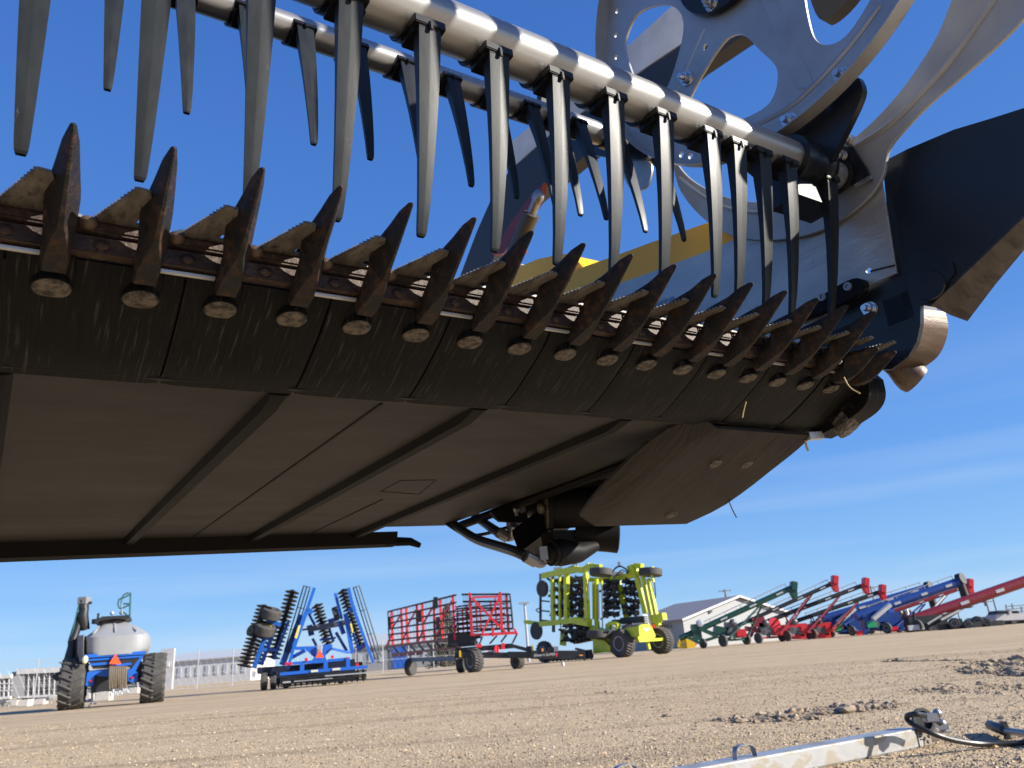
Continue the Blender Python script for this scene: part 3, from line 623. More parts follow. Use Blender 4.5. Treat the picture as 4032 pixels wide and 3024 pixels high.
for L in ([(1545, 905), (1560, 915), (1475, 1085), (1505, 1100), (1495, 1205), (1440, 1210), (1390, 1190), (1390, 1070), (1430, 1060)], [(950, 1100), (985, 1080), (1190, 1055), (1190, 1145), (1080, 1140), (1030, 1130), (1010, 1240), (960, 1255), (930, 1240)]): m.prism([E1(*p, .25) for p in L], r.b*.35)
r.out(m, 'axle_frame', BLUE, smooth=False)
m = MB(); m.prism([E1(*p, .6) for p in ((980, 1100), (1500, 1080), (1480, 1200), (1200, 1290), (990, 1330), (985, 1200))], r.b*1.2); m.tube([cl, cr], .14); r.out(m, 'axle_gearbox', BLK)
m = MB(); m.prism([E1(*p, -.06) for p in ((1258, 898), (1318, 1000), (1308, 1010), (1198, 1008), (1192, 998))], r.b*.02); r.out(m, 'warning_triangle', ORNG)
m = MB()
for i in range(9):
    x = 1200+i*22; m.tube(smoothline([E1(x, 1045, .15), E1(x, 1035, -.25), E1(x-4+random.uniform(-6, 6), 1150, -.3), E1(x+random.uniform(-8, 8), 1275+random.uniform(-15, 15), -.18)], 2), .045, 7)
hs = r.out(m, 'hose_bundle', HOSET)
m = MB()
for i in range(9): m.lathe([(0, 0), (0, .05), (.13, .05), (.13, 0)], E1(1210+i*22, 1275+random.uniform(-5, 60), -.18), (0.1, 0, -1), 8)
r.out(m, 'hose_coupling', STEELG, hs)
m = MB()
for p in ((990, 1193), (1437, 1158)): m.box(E1(*p, .2), (.12, .03, .07))
m.each('tail_light', REFL, r.e, r.g)
m = MB(); m.tube([E1(1003, 1330, .5), E1(1003, 1440, .5)], .05); m.tube([E1(965, 1475, .5), E1(985, 1440, .5), E1(1050, 1440, .5)], .03); r.out(m, 'support_jack', STEELG)
m = MB(); m.ell(E1(925, 962, -.1), (.12, .1, .16)); r.out(m, 'work_lamp', mat('lamp_glass', (.8, .78, .5), .2))
m = MB(); m.ell(E1(1515, 1060, 1.2), (.14, .8, .32)); r.out(m, 'white_fan_housing', WHT)
m = MB(); m.prism([E1(*p, .8) for p in ((1110, 490), (1410, 474), (1412, 505), (1370, 520), (1240, 515), (1110, 535), (1040, 570), (1030, 540))], r.b*2.2); pl = r.out(m, 'walkway', BLK, smooth=False)
m = MB(); m.tube([E1(1065, 530, 1), E1(1072, 455, 1)], .05); m.box(E1(1050, 545, 1), (.25, .3, .2)); r.out(m, 'walkway_step', BLK, pl)
m = MB()
for p, q in ((1220, 455), .09), ((1322, 450), .09): m.ell(E1(*p, 1.6), (q, q, q))
m.each('tank_lid', STEELG, r.e, r.g)
m = MB()
for L, w in (([(1412, 500), (1422, 232), (1385, 235), (1345, 255), (1325, 300), (1320, 360), (1330, 450)], .9), ([(1325, 290), (1295, 305), (1285, 350), (1295, 395), (1330, 405)], .9), ([(1330, 295), (1415, 250)], .9), ([(1340, 350), (1418, 355)], .9), ([(1330, 400), (1415, 362)], .9), ([(1412, 500), (1340, 440)], 1.2)): m.tube([E1(*p, w) for p in L], .035, 6)
r.out(m, 'ladder_rail', TEAL)
m = MB(); m.tube([E1(905, 420, 1.2), E1(860, 560, 1.2), E1(790, 760, 1.1), E1(760, 1000, 1.)], [.15, .15, .16, .18], 12); m.tube([E1(910, 310, 1.2), E1(912, 420, 1.2)], .2, 12); m.tube([E1(925, 400, 1.1), E1(905, 480, 1.1), E1(930, 635, 1.2)], [.15, .2, .17], 12); m.tube([E1(960, 345, 1.2), E1(1000, 340, 1.2)], .06); r.out(m, 'conveyor_tube', BLK)
m = MB(); m.box(E1(918, 318, 1.2), (.36, .4, .28)); r.out(m, 'conveyor_head', GREYP)
m = MB(); m.prism([E1(*p, 1.) for p in ((745, 740), (830, 700), (870, 800), (860, 1000), (900, 1060), (900, 1160), (640, 1160), (580, 1180), (570, 1130), (660, 1080), (720, 960))], r.b*.5); m.prism([E1(*p, .7) for p in ((570, 1130), (680, 1110), (690, 1200), (600, 1190))], r.b*1.); r.out(m, 'conveyor_hopper', BLK, smooth=False)
m = MB(); m.tube([E1(865, 330, 1.1), E1(790, 660, 1.05), E1(690, 1000, .95), E1(645, 992, .95)], .03, 6); m.tube([E1(850, 440, 1.1), E1(740, 780, 1.1)], .03, 6); r.out(m, 'conveyor_stay', TEAL)
# ------------------------------------------------------------------ blue disc cultivator, wings folded up
g = gp(*Z2(1150, 1480)); r = Rig('disc_cultivator', (g[0], g[1]+1.0), 13, 'blue folded disc cultivator with rows of black discs on upright wings', 'cultivator')
E2 = lambda x, y, w=0: r.p(Z2(x, y), w)
def gang(a, b, n, rad, w, shaft=.06):
    A, B = E2(*a, w), E2(*b, w); ax = nrm(B-A); m = MB(); m.tube([A, B], shaft, 8)
    for i in range(n):
        c = A+(B-A)*(i+.5)/n; t = nrm(ax+np.array([.10, -.12, .05])); m.lathe([(-.012, .05), (-.035, rad*.5), (.03, rad), (.045, rad), (-.01, rad*.5), (.02, .05)], c, t, 18)
    return r.out(m, 'disc_gang', DISCM)
gang((535, 425), (268, 1225), 17, .42, .4, .12); gang((640, 470), (430, 1190), 14, .36, 1.3, .1); gang((890, 235), (630, 1120), 17, .38, 1.0, .11); gang((1190, 415), (1345, 940), 12, .34, 2.4, .09); gang((1525, 225), (1775, 1000), 17, .36, 1.2, .09)
def basket(a, b, w, rad, nb, name='rolling_basket', mt=BLK, rings=4):
    A, B = E2(*a, w), E2(*b, w); ax = nrm(B-A); p = nrm(np.cross(ax, (0, 1, 0))); q = np.cross(ax, p); m = MB()
    for k in range(nb):
        o = rad*(math.cos(2*math.pi*k/nb+.3)*p+math.sin(2*math.pi*k/nb+.3)*q); m.tube([A+o, B+o], .030, 5)
    for i in range(rings): m.lathe([(-.01, rad*.2), (-.01, rad), (.01, rad), (.01, rad*.2)], A+(B-A)*(i+.02)/(rings-1+.04), ax, 12)
    m.tube([A, B], .03, 6); return r.out(m, name, mt)
basket((1070, 190), (820, 1040), .3, .2, 6, mt=DTEAL); basket((1700, 190), (1985, 1115), .5, .2, 6, mt=DTEAL)
basket((730, 1420), (1830, 1320), -.6, .22, 8, 'crumbler_roller', BLK, 7)
m = MB(); m.tube([E2(760, 1425, -.82), E2(860, 1415, -.82)], .05); m.tube([E2(1300, 1340, -.82), E2(1830, 1300, -.82)], .035); m.tube([E2(900, 1410, -.8), E2(1400, 1370, -.8)], .025); r.out(m, 'roller_bar', STEELG)
bars(r, [((1165, 210), (1070, 490), 0, 0, .16), ((1075, 480), (1140, 530), 0, 0, .2), ((1070, 490), (905, 960), 0, 0, .2), ((905, 960), (820, 1250), -.1, -.1, .15), ((985, 690), (880, 980), .3, .3, .16)], 'wing_beam', BLUE, z=Z2)
bars(r, [((1600, 210), (1660, 470), 0.3, .3, .17), ((1660, 460), (1920, 1170), .3, .3, .15), ((1430, 280), (1515, 610), .9, .9, .16), ((1560, 540), (1650, 1050), .6, .6, .22), ((1600, 500), (1690, 470), .4, .4, .2), ((1570, 540), (1740, 1020), .6, .6, .12), ((1700, 1010), (1840, 915), .5, .5, .12), ((1700, 970), (1840, 950), .5, .5, .1)], 'wing_beam', BLUE, z=Z2)
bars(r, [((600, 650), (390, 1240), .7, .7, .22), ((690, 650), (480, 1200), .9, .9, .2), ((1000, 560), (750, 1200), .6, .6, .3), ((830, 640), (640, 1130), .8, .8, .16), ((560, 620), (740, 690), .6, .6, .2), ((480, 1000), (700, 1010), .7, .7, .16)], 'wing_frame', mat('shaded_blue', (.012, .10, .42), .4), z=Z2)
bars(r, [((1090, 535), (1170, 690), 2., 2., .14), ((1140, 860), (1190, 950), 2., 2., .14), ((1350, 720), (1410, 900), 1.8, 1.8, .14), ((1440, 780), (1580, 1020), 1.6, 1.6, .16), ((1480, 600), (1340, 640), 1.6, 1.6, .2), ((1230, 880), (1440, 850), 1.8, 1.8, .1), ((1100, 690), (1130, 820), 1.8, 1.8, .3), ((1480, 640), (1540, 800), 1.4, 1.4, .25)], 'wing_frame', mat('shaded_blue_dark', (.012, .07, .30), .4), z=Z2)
bars(r, [((1080, 745), (1580, 650), 1.5, 1.4, .28), ((1010, 750), (1090, 735), 1.5, 1.5, .1)], 'cross_tube', PEWT, z=Z2)
m = MB(); m.prism([E2(*p, .0) for p in ((900, 965), (1180, 955), (1390, 930), (1395, 985), (1300, 1080), (1330, 1165), (1100, 1185), (1160, 1100), (1060, 1010), (900, 1000))], r.b*.5); r.out(m, 'centre_mast', BLUE, smooth=False)
bars(r, [((1050, 1010), (860, 1110), -.1, .2, .16), ((1390, 990), (1610, 1040), -.1, .2, .12), ((860, 1180), (1200, 1150), -.3, -.3, .14), ((1330, 1145), (1620, 1115), -.3, -.3, .14), ((1010, 1180), (1005, 1300), -.4, -.4, .2), ((1310, 1150), (1310, 1270), -.4, -.4, .2), ((1595, 1110), (1600, 1250), -.4, -.4, .2)], 'rear_frame', BLUE, z=Z2)
rb_ = bars(r, [((725, 1315), (1845, 1220), -.55, -.55, .15)], 'rear_bar', BLUE, z=Z2)
bars(r, [((1120, 1279), (1210, 1272), -.635, -.635, .1), ((1395, 1256), (1495, 1247), -.635, -.635, .1)], 'bar_decal', mat('cream_decal', (.62, .6, .45), .5), rb_, z=Z2)
m = MB(); m.prism([E2(*p, -.12) for p in ((910, 850), (960, 690), (990, 690), (940, 860))], r.b*.03); m.prism([E2(*p, .2) for p in ((1640, 660), (1665, 780), (1650, 790), (1620, 670))], r.b*.03); r.out(m, 'beam_decal', mat('yellow_decal', (.75, .6, .1), .5))
m = MB(); m.lathe([(0, .13), (.1, .13), (.1, 0)], E2(1230, 975, -.2), (0, 1, 0), 16); m.box(E2(1230, 1010, -.15), (.26, .06, .25)); r.out(m, 'sign_holder', WHT)
m = MB(); m.prism([E2(*p, -.24) for p in ((1235, 1005), (1285, 1095), (1280, 1105), (1185, 1105), (1180, 1098))], r.b*.02); r.out(m, 'warning_triangle', ORNG)
m = MB()
for p in ((810, 1183), (858, 1182), (1060, 1125), (1395, 1095), (1590, 1115), (1710, 1195)): m.box(E2(*p, -.4), (.14, .08, .14))
m.each('marker_light', REFL, r.e, r.g)
W2 = lambda p, R, W, w, ax, rim=None: r.wheel(E2(*p, w), ax, R, W, .5, rim)
up = nrm((.3, -.25, .95)); W2((610, 540), .55, .5, .3, nrm((.35, -.2, .9))); W2((530, 745), .55, .5, .2, nrm((.35, -.25, .9)), RIMY); W2((352, 755), .28, .16, .2, nrm((-.5, -.8, .3)), RIMY); W2((1450, 530), .36, .42, 1.6, nrm((1, .2, .3)))
for x, y, w, rm in ((520, 1440, .3, RIMY), (640, 1455, .4, None), (800, 1440, .9, None), (1290, 1420, 1.4, None), (1500, 1400, 1.2, None)):
    c = E2(x, y, w); c[2] = .44; r.wheel(c, r.a, .44, .3, .55, rm)
m = MB()
for i in range(16):
    c = E2(700+i*72, 1300, .8); c[2] = .36; m.lathe([(-.012, .04), (-.03, .16), (.03, .32), (.04, .32), (.02, .04)], c, nrm(r.a+r.b*.3), 14)
A = E2(640, 1250, .8); B = E2(1780, 1180, .8); m.tube([A, B], .1)
r.out(m, 'rear_disc_row', DISCM)
m = MB(); m.prism([E2(*p, .5) for p in ((430, 1230), (900, 1200), (1680, 1120), (1700, 1380), (1200, 1420), (760, 1440), (640, 1440), (560, 1330), (430, 1310))], r.b*.7); r.out(m, 'main_frame', mat('deep_blue_frame', (.006, .010, .026), .5), smooth=False)
m = MB(); m.prism([E2(*p, .2) for p in ((370, 1270), (420, 1290), (400, 1370), (360, 1340))], r.b*.05); r.out(m, 'side_blade', STEELG)
# ------------------------------------------------------------------ heavy harrow with tow hitch
g = gp(*Z3(1330, 1255)); r = Rig('heavy_harrow', (g[0], g[1]), 5, 'red and black heavy harrow with folded tine racks and long black hitch', 'harrow')
E3 = lambda x, y, w=0: r.p(Z3(x, y), w)
lw = lambda x: 9.5-9.0*(x-230)/860     # depth of the left rack along its length
def lp(x, y, dw=0): return E3(x, y, lw(x)+dw)
V = [((290, 490), (308, 940)), ((410, 460), (425, 920)), ((470, 445), (495, 905)), ((605, 410), (615, 890)), ((668, 395), (695, 880)), ((815, 355), (830, 860)), ((890, 335), (930, 860)), ((1050, 290), (1078, 850))]
m = MB()
for a, b in V: m.bar(lp(*a), lp(*b), .15)
for a, b in (((290, 720), (405, 540)), ((480, 690), (595, 480)), ((690, 640), (805, 440)), ((925, 590), (1040, 370)), ((225, 935), (300, 760)), ((410, 900), (480, 740)), ((610, 890), (690, 720)), ((830, 850), (920, 640))): m.bar(lp(*a, -.1), lp(*b, -.1), .09)
m.each('wing_post', REDP, r.e, r.g)
m = MB(); m.bar(lp(220, 940), lp(1075, 835), .17); m.bar(lp(300, 1030, .4), lp(1120, 945, .4), .14); m.each('wing_beam', DRED, r.e, r.g)
m = MB()
for i in range(4): m.prism([lp(300+i*100, 1025-i*10, .3), lp(375+i*100, 1018-i*10, .3), lp(385+i*100, 1060-i*10, .3), lp(290+i*100, 1075-i*10, .3)], r.b*.12)
r.out(m, 'wing_bracket', DRED)
L0 = [500, 575, 645, 718, 788, 862]; R0_ = [292, 385, 490, 590, 690, 770]
m = MB()
for a, b in zip(L0, R0_): m.tube([lp(250, a, .1), lp(1095, b, .1)], .06, 7)
m.tube([lp(245, 500, .1), lp(262, 930, .1)], .05, 6); m.tube([lp(220, 940), lp(265, 1010, .2)], .05)
for i in range(6): m.bar(lp(300+i*105, 920-i*12), lp(380+i*105, 1020-i*12, .3), .1)
for x, y in ((840, 390), (640, 560), (270, 640), (870, 640)): m.box(lp(x, y, .2), (.25, .3, .7))
r.out(m, 'tine_bar', BLK)
m = MB()
for row in range(6):
    for j in range(34):
        x = 262+j*25; f = (x-250)/845; y = L0[row]+(R0_[row]-L0[row])*f; y2 = (L0[row+1]+(R0_[row+1]-L0[row+1])*f) if row < 5 else y+55
        m.tube([lp(x, y, .1), lp(x+10+5*(j % 2), y+(y2-y)*.85, .25)], .013, 4)
tag(r.out(m, 'spring_tine', TINEG), kind='stuff')
m = MB()
for a, b, w in (((1262, 265), (1290, 800), 0), ((1638, 255), (1668, 780), 0), ((1715, 270), (1748, 765), .3), ((1105, 430), (1125, 830), 3.0), ((1220, 430), (1240, 800), 2.5), ((1170, 450), (1190, 850), 2.8), ((1515, 360), (1540, 700), 2), ((1385, 385), (1405, 720), 2), ((1575, 330), (1600, 720), 1.5), ((1340, 400), (1360, 760), 2)): m.bar(E3(*a, w), E3(*b, w), .15 if w < 1 else .1)
m.each('rack_post', REDP, r.e, r.g)
bars(r, [((1290, 322), (1640, 312), -.1, -.1, .1), ((1290, 332), (1705, 755), -.1, -.1, .12), ((1628, 328), (1412, 785), -.15, -.15, .12), ((1412, 788), (1850, 762), -.1, -.1, .16), ((1550, 700), (1552, 810), -.15, -.15, .14), ((1810, 705), (1858, 785), 0, 0, .1), ((1310, 790), (1420, 785), 0, 0, .13)], 'rack_brace', REDP, z=Z3)
m = MB()
for k in range(7): m.tube([E3(1085, 440+k*58, 3.2), E3(1290, 415+k*58, 2.2)], .05, 6)
for i, y in enumerate((283, 372, 455, 545, 628, 712)):
    m.tube([E3(1160+i*14, y+4, .15), E3(1762+i*8, y, .15)], .06, 7); m.tube([E3(1085+i*4, 470+i*66-i*6, 2.6), E3(1700, 400+i*62, 1.6)], .05, 6)
m.tube([E3(1760, 278, .1), E3(1785, 500, .1), E3(1800, 700, .1)], .05); 
for a, b in (((1850, 780), (1795, 890)), ((1720, 790), (1650, 880)), ((1600, 800), (1510, 900)), ((1420, 810), (1380, 910)), ((1310, 800), (1360, 900))): m.bar(E3(*a, 0), E3(*b, 0), .1)
r.out(m, 'rack_bar', BLK)
m = MB()
for i, y in enumerate((283, 372, 455, 545, 628)):
    for j in range(24): m.tube([E3(1180+i*14+j*24, y, .15), E3(1188+i*14+j*24, y+70, .3)], .012, 4)
tag(r.out(m, 'spring_tine', TINEG), kind='stuff')
m = MB(); m.bar(E3(1100, 985, .5), E3(1800, 925, .2), .28); m.bar(E3(1110, 1040, .2), E3(2030, 1045, -.3), .32); m.bar(E3(1790, 925, .2), E3(2000, 980, .1), .2); m.bar(E3(1545, 930, .1), E3(1548, 1070, .1), .14); m.bar(E3(1100, 940, .4), E3(1095, 1080, .4), .2); m.box(E3(1170, 860, 1.5), (1.6, 1.5, .7)); m.bar(E3(1080, 880, 1), E3(1400, 800, 1), .25); r.out(m, 'carrier_frame', BLK)
m = MB(); m.bar(E3(545, 1098, 5), E3(1100, 1085, 1), .24); r.out(m, 'rear_axle_beam', GREYP)
m = MB(); m.lathe([(0, 0), (0, .22), (.06, .22), (.06, 0)], E3(1592, 968, -.1), nrm((.85, -.5, 0)), 18); m.box(E3(1678, 930, -.2), (.2, .1, .35)); m.box(E3(1380, 925, -.2), (.3, .1, .2)); m.each('reflector', REFL, r.e, r.g)
m = MB(); m.tube([E3(1830, 1016, -.4), E3(1960, 1012, -.4)], .06); m.tube([E3(1440, 1000, -.1), E3(1600, 990, -.1)], .05); r.out(m, 'ram_rod', WHT)
m = MB(); m.box(E3(1143, 1025, 0), (.1, .1, .35)); m.box(E3(2045, 950, 0), (.1, .1, .35)); r.out(m, 'yellow_lock', YLW)
def w3(x, ybase, R, W, w, ax=(.80, .55, 0), rim=RIM, lug=0):
    c = E3(x, ybase, w); c[2] = R; r.wheel(c, ax, R, W, .55, rim, lug)
w3(530, 1280, .56, .42, 5.2, (.93, -.35, 0), None); w3(1320, 1255, .66, .62, .2, (.80, .6, 0), RIM, 26); w3(1160, 1220, .54, .42, 1.4, (.93, -.2, 0), None); w3(1862, 1200, .42, .52, .5, (.80, .6, 0), RIM, 20)
# hitch pole that reaches in front of the drill
H4 = lambda x, y, w=0: r.p(Z4(x, y), w)
m = MB(); m.bar(H4(0, 1260, -.3), H4(270, 1262, -.6), .33); m.bar(H4(270, 1262, -.62), H4(890, 1262, -1.0), .46); m.box(H4(520, 1205, -.8), (.5, .4, .3)); m.tube([H4(780, 1190, -.9), H4(890, 1215, -1)], .07); m.bar(H4(885, 1225, -1), H4(895, 1330, -1), .1); ht = r.out(m, 'hitch_pole', BLK)
m = MB(); m.box(H4(560, 1195, -1.05), (.26, .06, .28)); r.out(m, 'hitch_box', GREYP)
m = MB(); m.box(H4(402, 1205, -.95), (.1, .04, .16)); m.box(H4(850, 1268, -1.24), (.2, .02, .06)); r.out(m, 'hitch_marker', mat('orange_marker', (.9, .35, .08), .5))
m = MB(); m.bar(H4(250, 1170, -.4), H4(250, 1255, -.5), .3); r.out(m, 'hitch_jack', BLK)
def decal(rg, q, body, size, mt, w, shear=0, name='lettering', roll=0):
    c = rg.p(q, w)-rg.g; x = nrm(rg.a*math.cos(roll)); y = np.array([0, 0, 1.]); zz = np.cross(x, y)
    M = Matrix([[x[0], y[0], zz[0], c[0]], [x[1], y[1], zz[1], c[1]], [x[2], y[2], zz[2], c[2]], [0, 0, 0, 1]])
    return text_mesh(name, body, mt, rg.e, M, size, shear, .004)
decal(r, Z4(362, 1268), "Elmer's", .21, WHT, -1.25, .35); decal(r, Z4(495, 1260), 'SUPER', .20, WHT, -1.25, .1)
m = MB(); m.prism([H4(*p, -1.25) for p in ((552, 1246), (580, 1243), (568, 1285), (556, 1285), (566, 1253), (552, 1255))], r.b*.01); r.out(m, 'red_seven_mark', REFL)
# ------------------------------------------------------------------ lime seed drill
g = gp(*Z4(1330, 1296)); r = Rig('seed_drill', (g[0], g[1]+.8), 40, 'lime yellow seed drill folded upright on big grey rimmed tyres', 'seed drill')
E4 = lambda x, y, w=0: r.p(Z4(x, y), w)
U4 = lambda x, y, u=0: r.u(Z4(x, y), u)
R4 = 1.02
c1 = E4(1345, 1295, 0); c1[2] = R4; c2 = c1+r.a*4.3; c2 = E4(1800, 1250, 0); c2[2] = R4
r.wheel(c1, r.a, R4, .95, .5, RIM, 30); r.wheel(c2, r.a, R4, .95, .5, RIM, 30)
c3 = c1+r.b*7.3; c3[2] = .8; 
c3 = U4(430, 1270, -.6); c3[2] = .85; r.wheel(c3, r.a, .85, .6, .5, RIM, 18)
LU = -.5
def ub(lst, name, mt, u):
    m = MB()
    for a, b, t in lst: m.bar(U4(*a, u), U4(*b, u), t)
    return r.out(m, name, mt)
ub([((415, 345), (640, 300), .45), ((640, 300), (800, 268), .5), ((790, 272), (900, 280), .5), ((900, 270), (960, 225), .42), ((960, 225), (1080, 240), .35)], 'wing_top_beam', LIME, LU)
ub([((200, 878), (380, 905), .3), ((380, 905), (640, 880), .42), ((640, 880), (790, 860), .42), ((790, 862), (950, 890), .55)], 'wing_foot_beam', LIME, LU)
ub([((680, 290), (685, 850), .36), ((905, 320), (925, 930), .34), ((520, 380), (525, 860), .30), ((600, 330), (605, 870), .18), ((930, 620), (940, 930), .2)], 'wing_post', LIME, LU)
ub([((1030, 380), (1025, 860), .24), ((990, 420), (995, 850), .14), ((1085, 360), (1090, 460), .16), ((1030, 860), (1040, 960), .3)], 'wing_post', LIME, LU+.5)
RU = 2.0
ub([((960, 390), (1130, 395), .35), ((1130, 395), (1395, 350), .4), ((1395, 345), (1500, 325), .5), ((1420, 280), (1480, 250), .6), ((1480, 225), (1560, 235), .4), ((1500, 320), (1690, 260), .3)], 'wing_top_beam', LIME, RU)
ub([((1280, 410), (1385, 840), .36), ((1500, 370), (1600, 780), .34), ((1560, 330), (1660, 800), .25), ((1630, 380), (1720, 800), .28), ((1580, 400), (1640, 690), .2), ((1670, 330), (1690, 420), .15)], 'wing_post', LIME, RU)
ub([((1660, 850), (1820, 815), .5), ((1690, 820), (1760, 900), .4), ((1720, 870), (1750, 930), .35)], 'wing_foot_beam', LIME, RU+.2)
# centre frame, back plate, wheel arms
m = MB(); m.prism([E4(*p, -.6) for p in ((1555, 910), (1655, 905), (1715, 1040), (1700, 1075), (1520, 1090), (1510, 1060), (1535, 920))], r.b*.3); r.out(m, 'back_plate', LIME, smooth=False)
m = MB(); m.prism([E4(*p, -.7) for p in ((1520, 1085), (1720, 1070), (1840, 1065), (1840, 1090), (1760, 1100), (1530, 1115))], r.b*.5); m.bar(E4(1620, 1100, -.3), E4(1640, 1200, -.3), .2); r.out(m, 'rear_step', LIME, smooth=False)
m = MB(); m.prism([U4(*p, .4) for p in ((940, 920), (1140, 985), (1520, 930), (1530, 1050), (1240, 1060), (1000, 1240), (990, 1250), (985, 1080), (930, 1000))], r.a*.5); m.prism([U4(*p, .0) for p in ((1130, 910), (1180, 875), (1240, 875), (1275, 910), (1265, 975), (1240, 980), (1225, 915), (1180, 920), (1165, 975), (1130, 975))], r.a*.35); r.out(m, 'main_frame', LIME, smooth=False)
m = MB(); m.prism([U4(*p, .2) for p in ((610, 960), (650, 960), (660, 1160), (600, 1150))], r.a*.2); m.prism([U4(*p, .0) for p in ((990, 1080), (1120, 1100), (1200, 1170), (1195, 1235), (1140, 1235), (1000, 1250))], r.a*.3); m.bar(U4(1150, 1180, -.1), U4(1200, 1180, -.1), .35); m.each('drawbar', LIME, r.e, r.g)
m = MB(); m.prism([E4(*p, -.92) for p in ((1570, 950), (1592, 942), (1598, 965), (1604, 975), (1610, 965), (1618, 942), (1640, 950), (1638, 985), (1624, 975), (1612, 990), (1598, 990), (1586, 975), (1572, 985))], r.b*.01); r.out(m, 'winged_emblem', WHT)
m = MB(); m.prism([E4(*p, -.5) for p in ((1562, 797), (1622, 795), (1642, 905), (1570, 905))], r.b*.06)
for i in range(5): pass
r.out(m, 'ladder_panel', STEELG)
m = MB()
for i in range(4): m.bar(E4(1566+i*3, 820+i*24, -.56), E4(1628+i*4, 818+i*24, -.56), .06)
r.out(m, 'ladder_tread', BLK)
m = MB()
for a, b, u in (((935, 380), (940, 620), LU-.2), ((1088, 440), (1100, 975), .3), ((1565, 460), (1665, 940), RU-.2)): m.tube([U4(*a, u), U4(*b, u)], .055, 8)
r.out(m, 'striped_rod', mat('rod_white', (.75, .7, .66), .4))
m = MB(); m.tube([U4(1240, 930, -.3), U4(1135, 1055, -.4)], .08); m.tube([U4(1050, 500, 0), U4(1055, 850, 0)], .06); r.out(m, 'hydraulic_ram', STEELG)
for p, u in (((1080, 305), LU), ((1655, 305), RU+.3), ((1050, 1030), LU-.1)):
    r.wheel(U4(*p, u), (0.12, 0.05, 1), .95, .58, .5, GREYP, 0, 'gauge_wheel')
# seed row units: black discs, tubes and hoses
def rows(u, x0, x1, ys, n, name):
    for y in ys:
        for i in range(n):
            m = MB()
            x = x0+(x1-x0)*(i+.5)/n+random.uniform(-6, 6); c = U4(x, y+random.uniform(-12, 12), u+random.uniform(0, .7))
            m.lathe([(-.015, .03), (-.03, .30), (.03, .30), (.015, .03)], c, nrm((.1, -.25, 1)), 12); m.box(c+np.array([0, 0, .12]), (.42, .6, .2)); m.box(c+np.array([.1, .2, -.12]), (.2, .7, .12))
            m.tube([c, c+np.array([random.uniform(-.6, .4), random.uniform(-.5, .5), random.uniform(-.3, .5)])], .09, 6)
            r.out(m, name, BLK)
rows(LU+.9, 560, 900, (390, 450, 510, 570, 630, 690, 750, 810), 3, 'row_unit'); rows(RU-1.4, 1100, 1260, (420, 480, 560, 640, 720, 790), 2, 'row_unit'); rows(LU+.3, 700, 890, (400, 460, 540, 620, 690, 770), 4, 'row_unit'); rows(LU+.3, 500, 640, (420, 510, 600, 700, 800), 3, 'row_unit'); rows(RU-.7, 1110, 1290, (430, 500, 570, 650, 720, 800), 4, 'row_unit'); rows(RU-.2, 1340, 1520, (430, 500, 560, 640, 720, 790), 4, 'row_unit'); rows(LU+.2, 640, 930, (940, 1010, 1090), 5, 'row_unit')
m = MB()
for a, b, t in (((378, 320), (378, 880), .16), ((525, 360), (530, 1000), .2), ((555, 500), (640, 505), .3), ((540, 700), (640, 705), .3), ((1330, 870), (1560, 850), .5), ((1220, 880), (1350, 870), .3)): m.bar(U4(*a, LU+.1 if a[0] < 900 else 1.4), U4(*b, LU+.1 if a[0] < 900 else 1.4), t)
for y in (635, 750, 860): m.bar(U4(380, y, LU), U4(480, y+10, LU), .12)
m.each('tool_bar', BLK, r.e, r.g)
for (x, y, R) in ((400, 495, .72), (330, 985, .75)):
    r.wheel(U4(x, y, LU-.1), r.a, R, .25, .4, None, 0, 'coulter_wheel')
m = MB()
def arc(pts, u, t=.045): m.tube(smoothline([U4(*p, u) for p in pts], 2), t, 6)
arc([(700, 250), (760, 225), (820, 245), (860, 290)], LU); arc([(1200, 330), (1240, 260), (1290, 230), (1350, 250), (1400, 300)], RU-.5, .07); arc([(1230, 370), (1290, 300), (1330, 270), (1400, 320)], RU-.6); arc([(610, 900), (620, 1040), (700, 1100), (760, 1060)], LU-.2); arc([(630, 690), (720, 740), (850, 740), (930, 650)], LU-.1); arc([(380, 720), (310, 740), (380, 780)], LU); arc([(1690, 350), (1710, 500), (1715, 600), (1690, 640)], RU+.2, .05); arc([(1180, 330), (1170, 420), (1270, 620), (1290, 700)], RU-.8); arc([(1290, 990), (1360, 920), (1450, 900)], .3, .06)
for _ in range(34):
    x = random.choice([random.uniform(720, 880), random.uniform(1120, 1500)]); y = random.uniform(380, 800); arc([(x, y), (x+random.uniform(-60, 60), y+60), (x+random.uniform(-60, 60), y+random.uniform(60, 140))], (LU if x < 1000 else RU-.4), .03)
m.each('seed_hose', HOSE, r.e, r.g)
m = MB(); m.box(U4(775, 195, LU), (.5, .3, .25)); m.tube([U4(795, 230, LU), U4(800, 190, LU)], .05); m.box(U4(1290, 205, RU-.5), (.2, .2, .3)); m.box(U4(580, 270, LU+.3), (.7, .5, .3)); m.box(U4(1280, 320, RU-.3), (.9, .4, .25)); r.out(m, 'hose_bracket', GREYP)
m = MB(); m.box(E4(1695, 930, -.2), (.6, .3, .25)); r.out(m, 'rear_light', REFL)
m = MB(); m.box(E4(1760, 985, .2), (1.4, .8, .9)); m.prism([U4(*p, .6) for p in ((700, 960), (960, 960), (960, 1100), (760, 1140))], r.a*.6); r.out(m, 'fan_housing', BLK)
m = MB(); m.prism([U4(870+i*0, 858, LU-.33) if i == 0 else (U4(905, 855, LU-.33) if i == 1 else (U4(905, 866, LU-.33) if i == 2 else U4(870, 868, LU-.33))) for i in range(4)], r.a*-.01); m.box(E4(1780, 815, -.2)-r.b*.4, (.3, .03, .12)); r.out(m, 'red_mark', REFL)
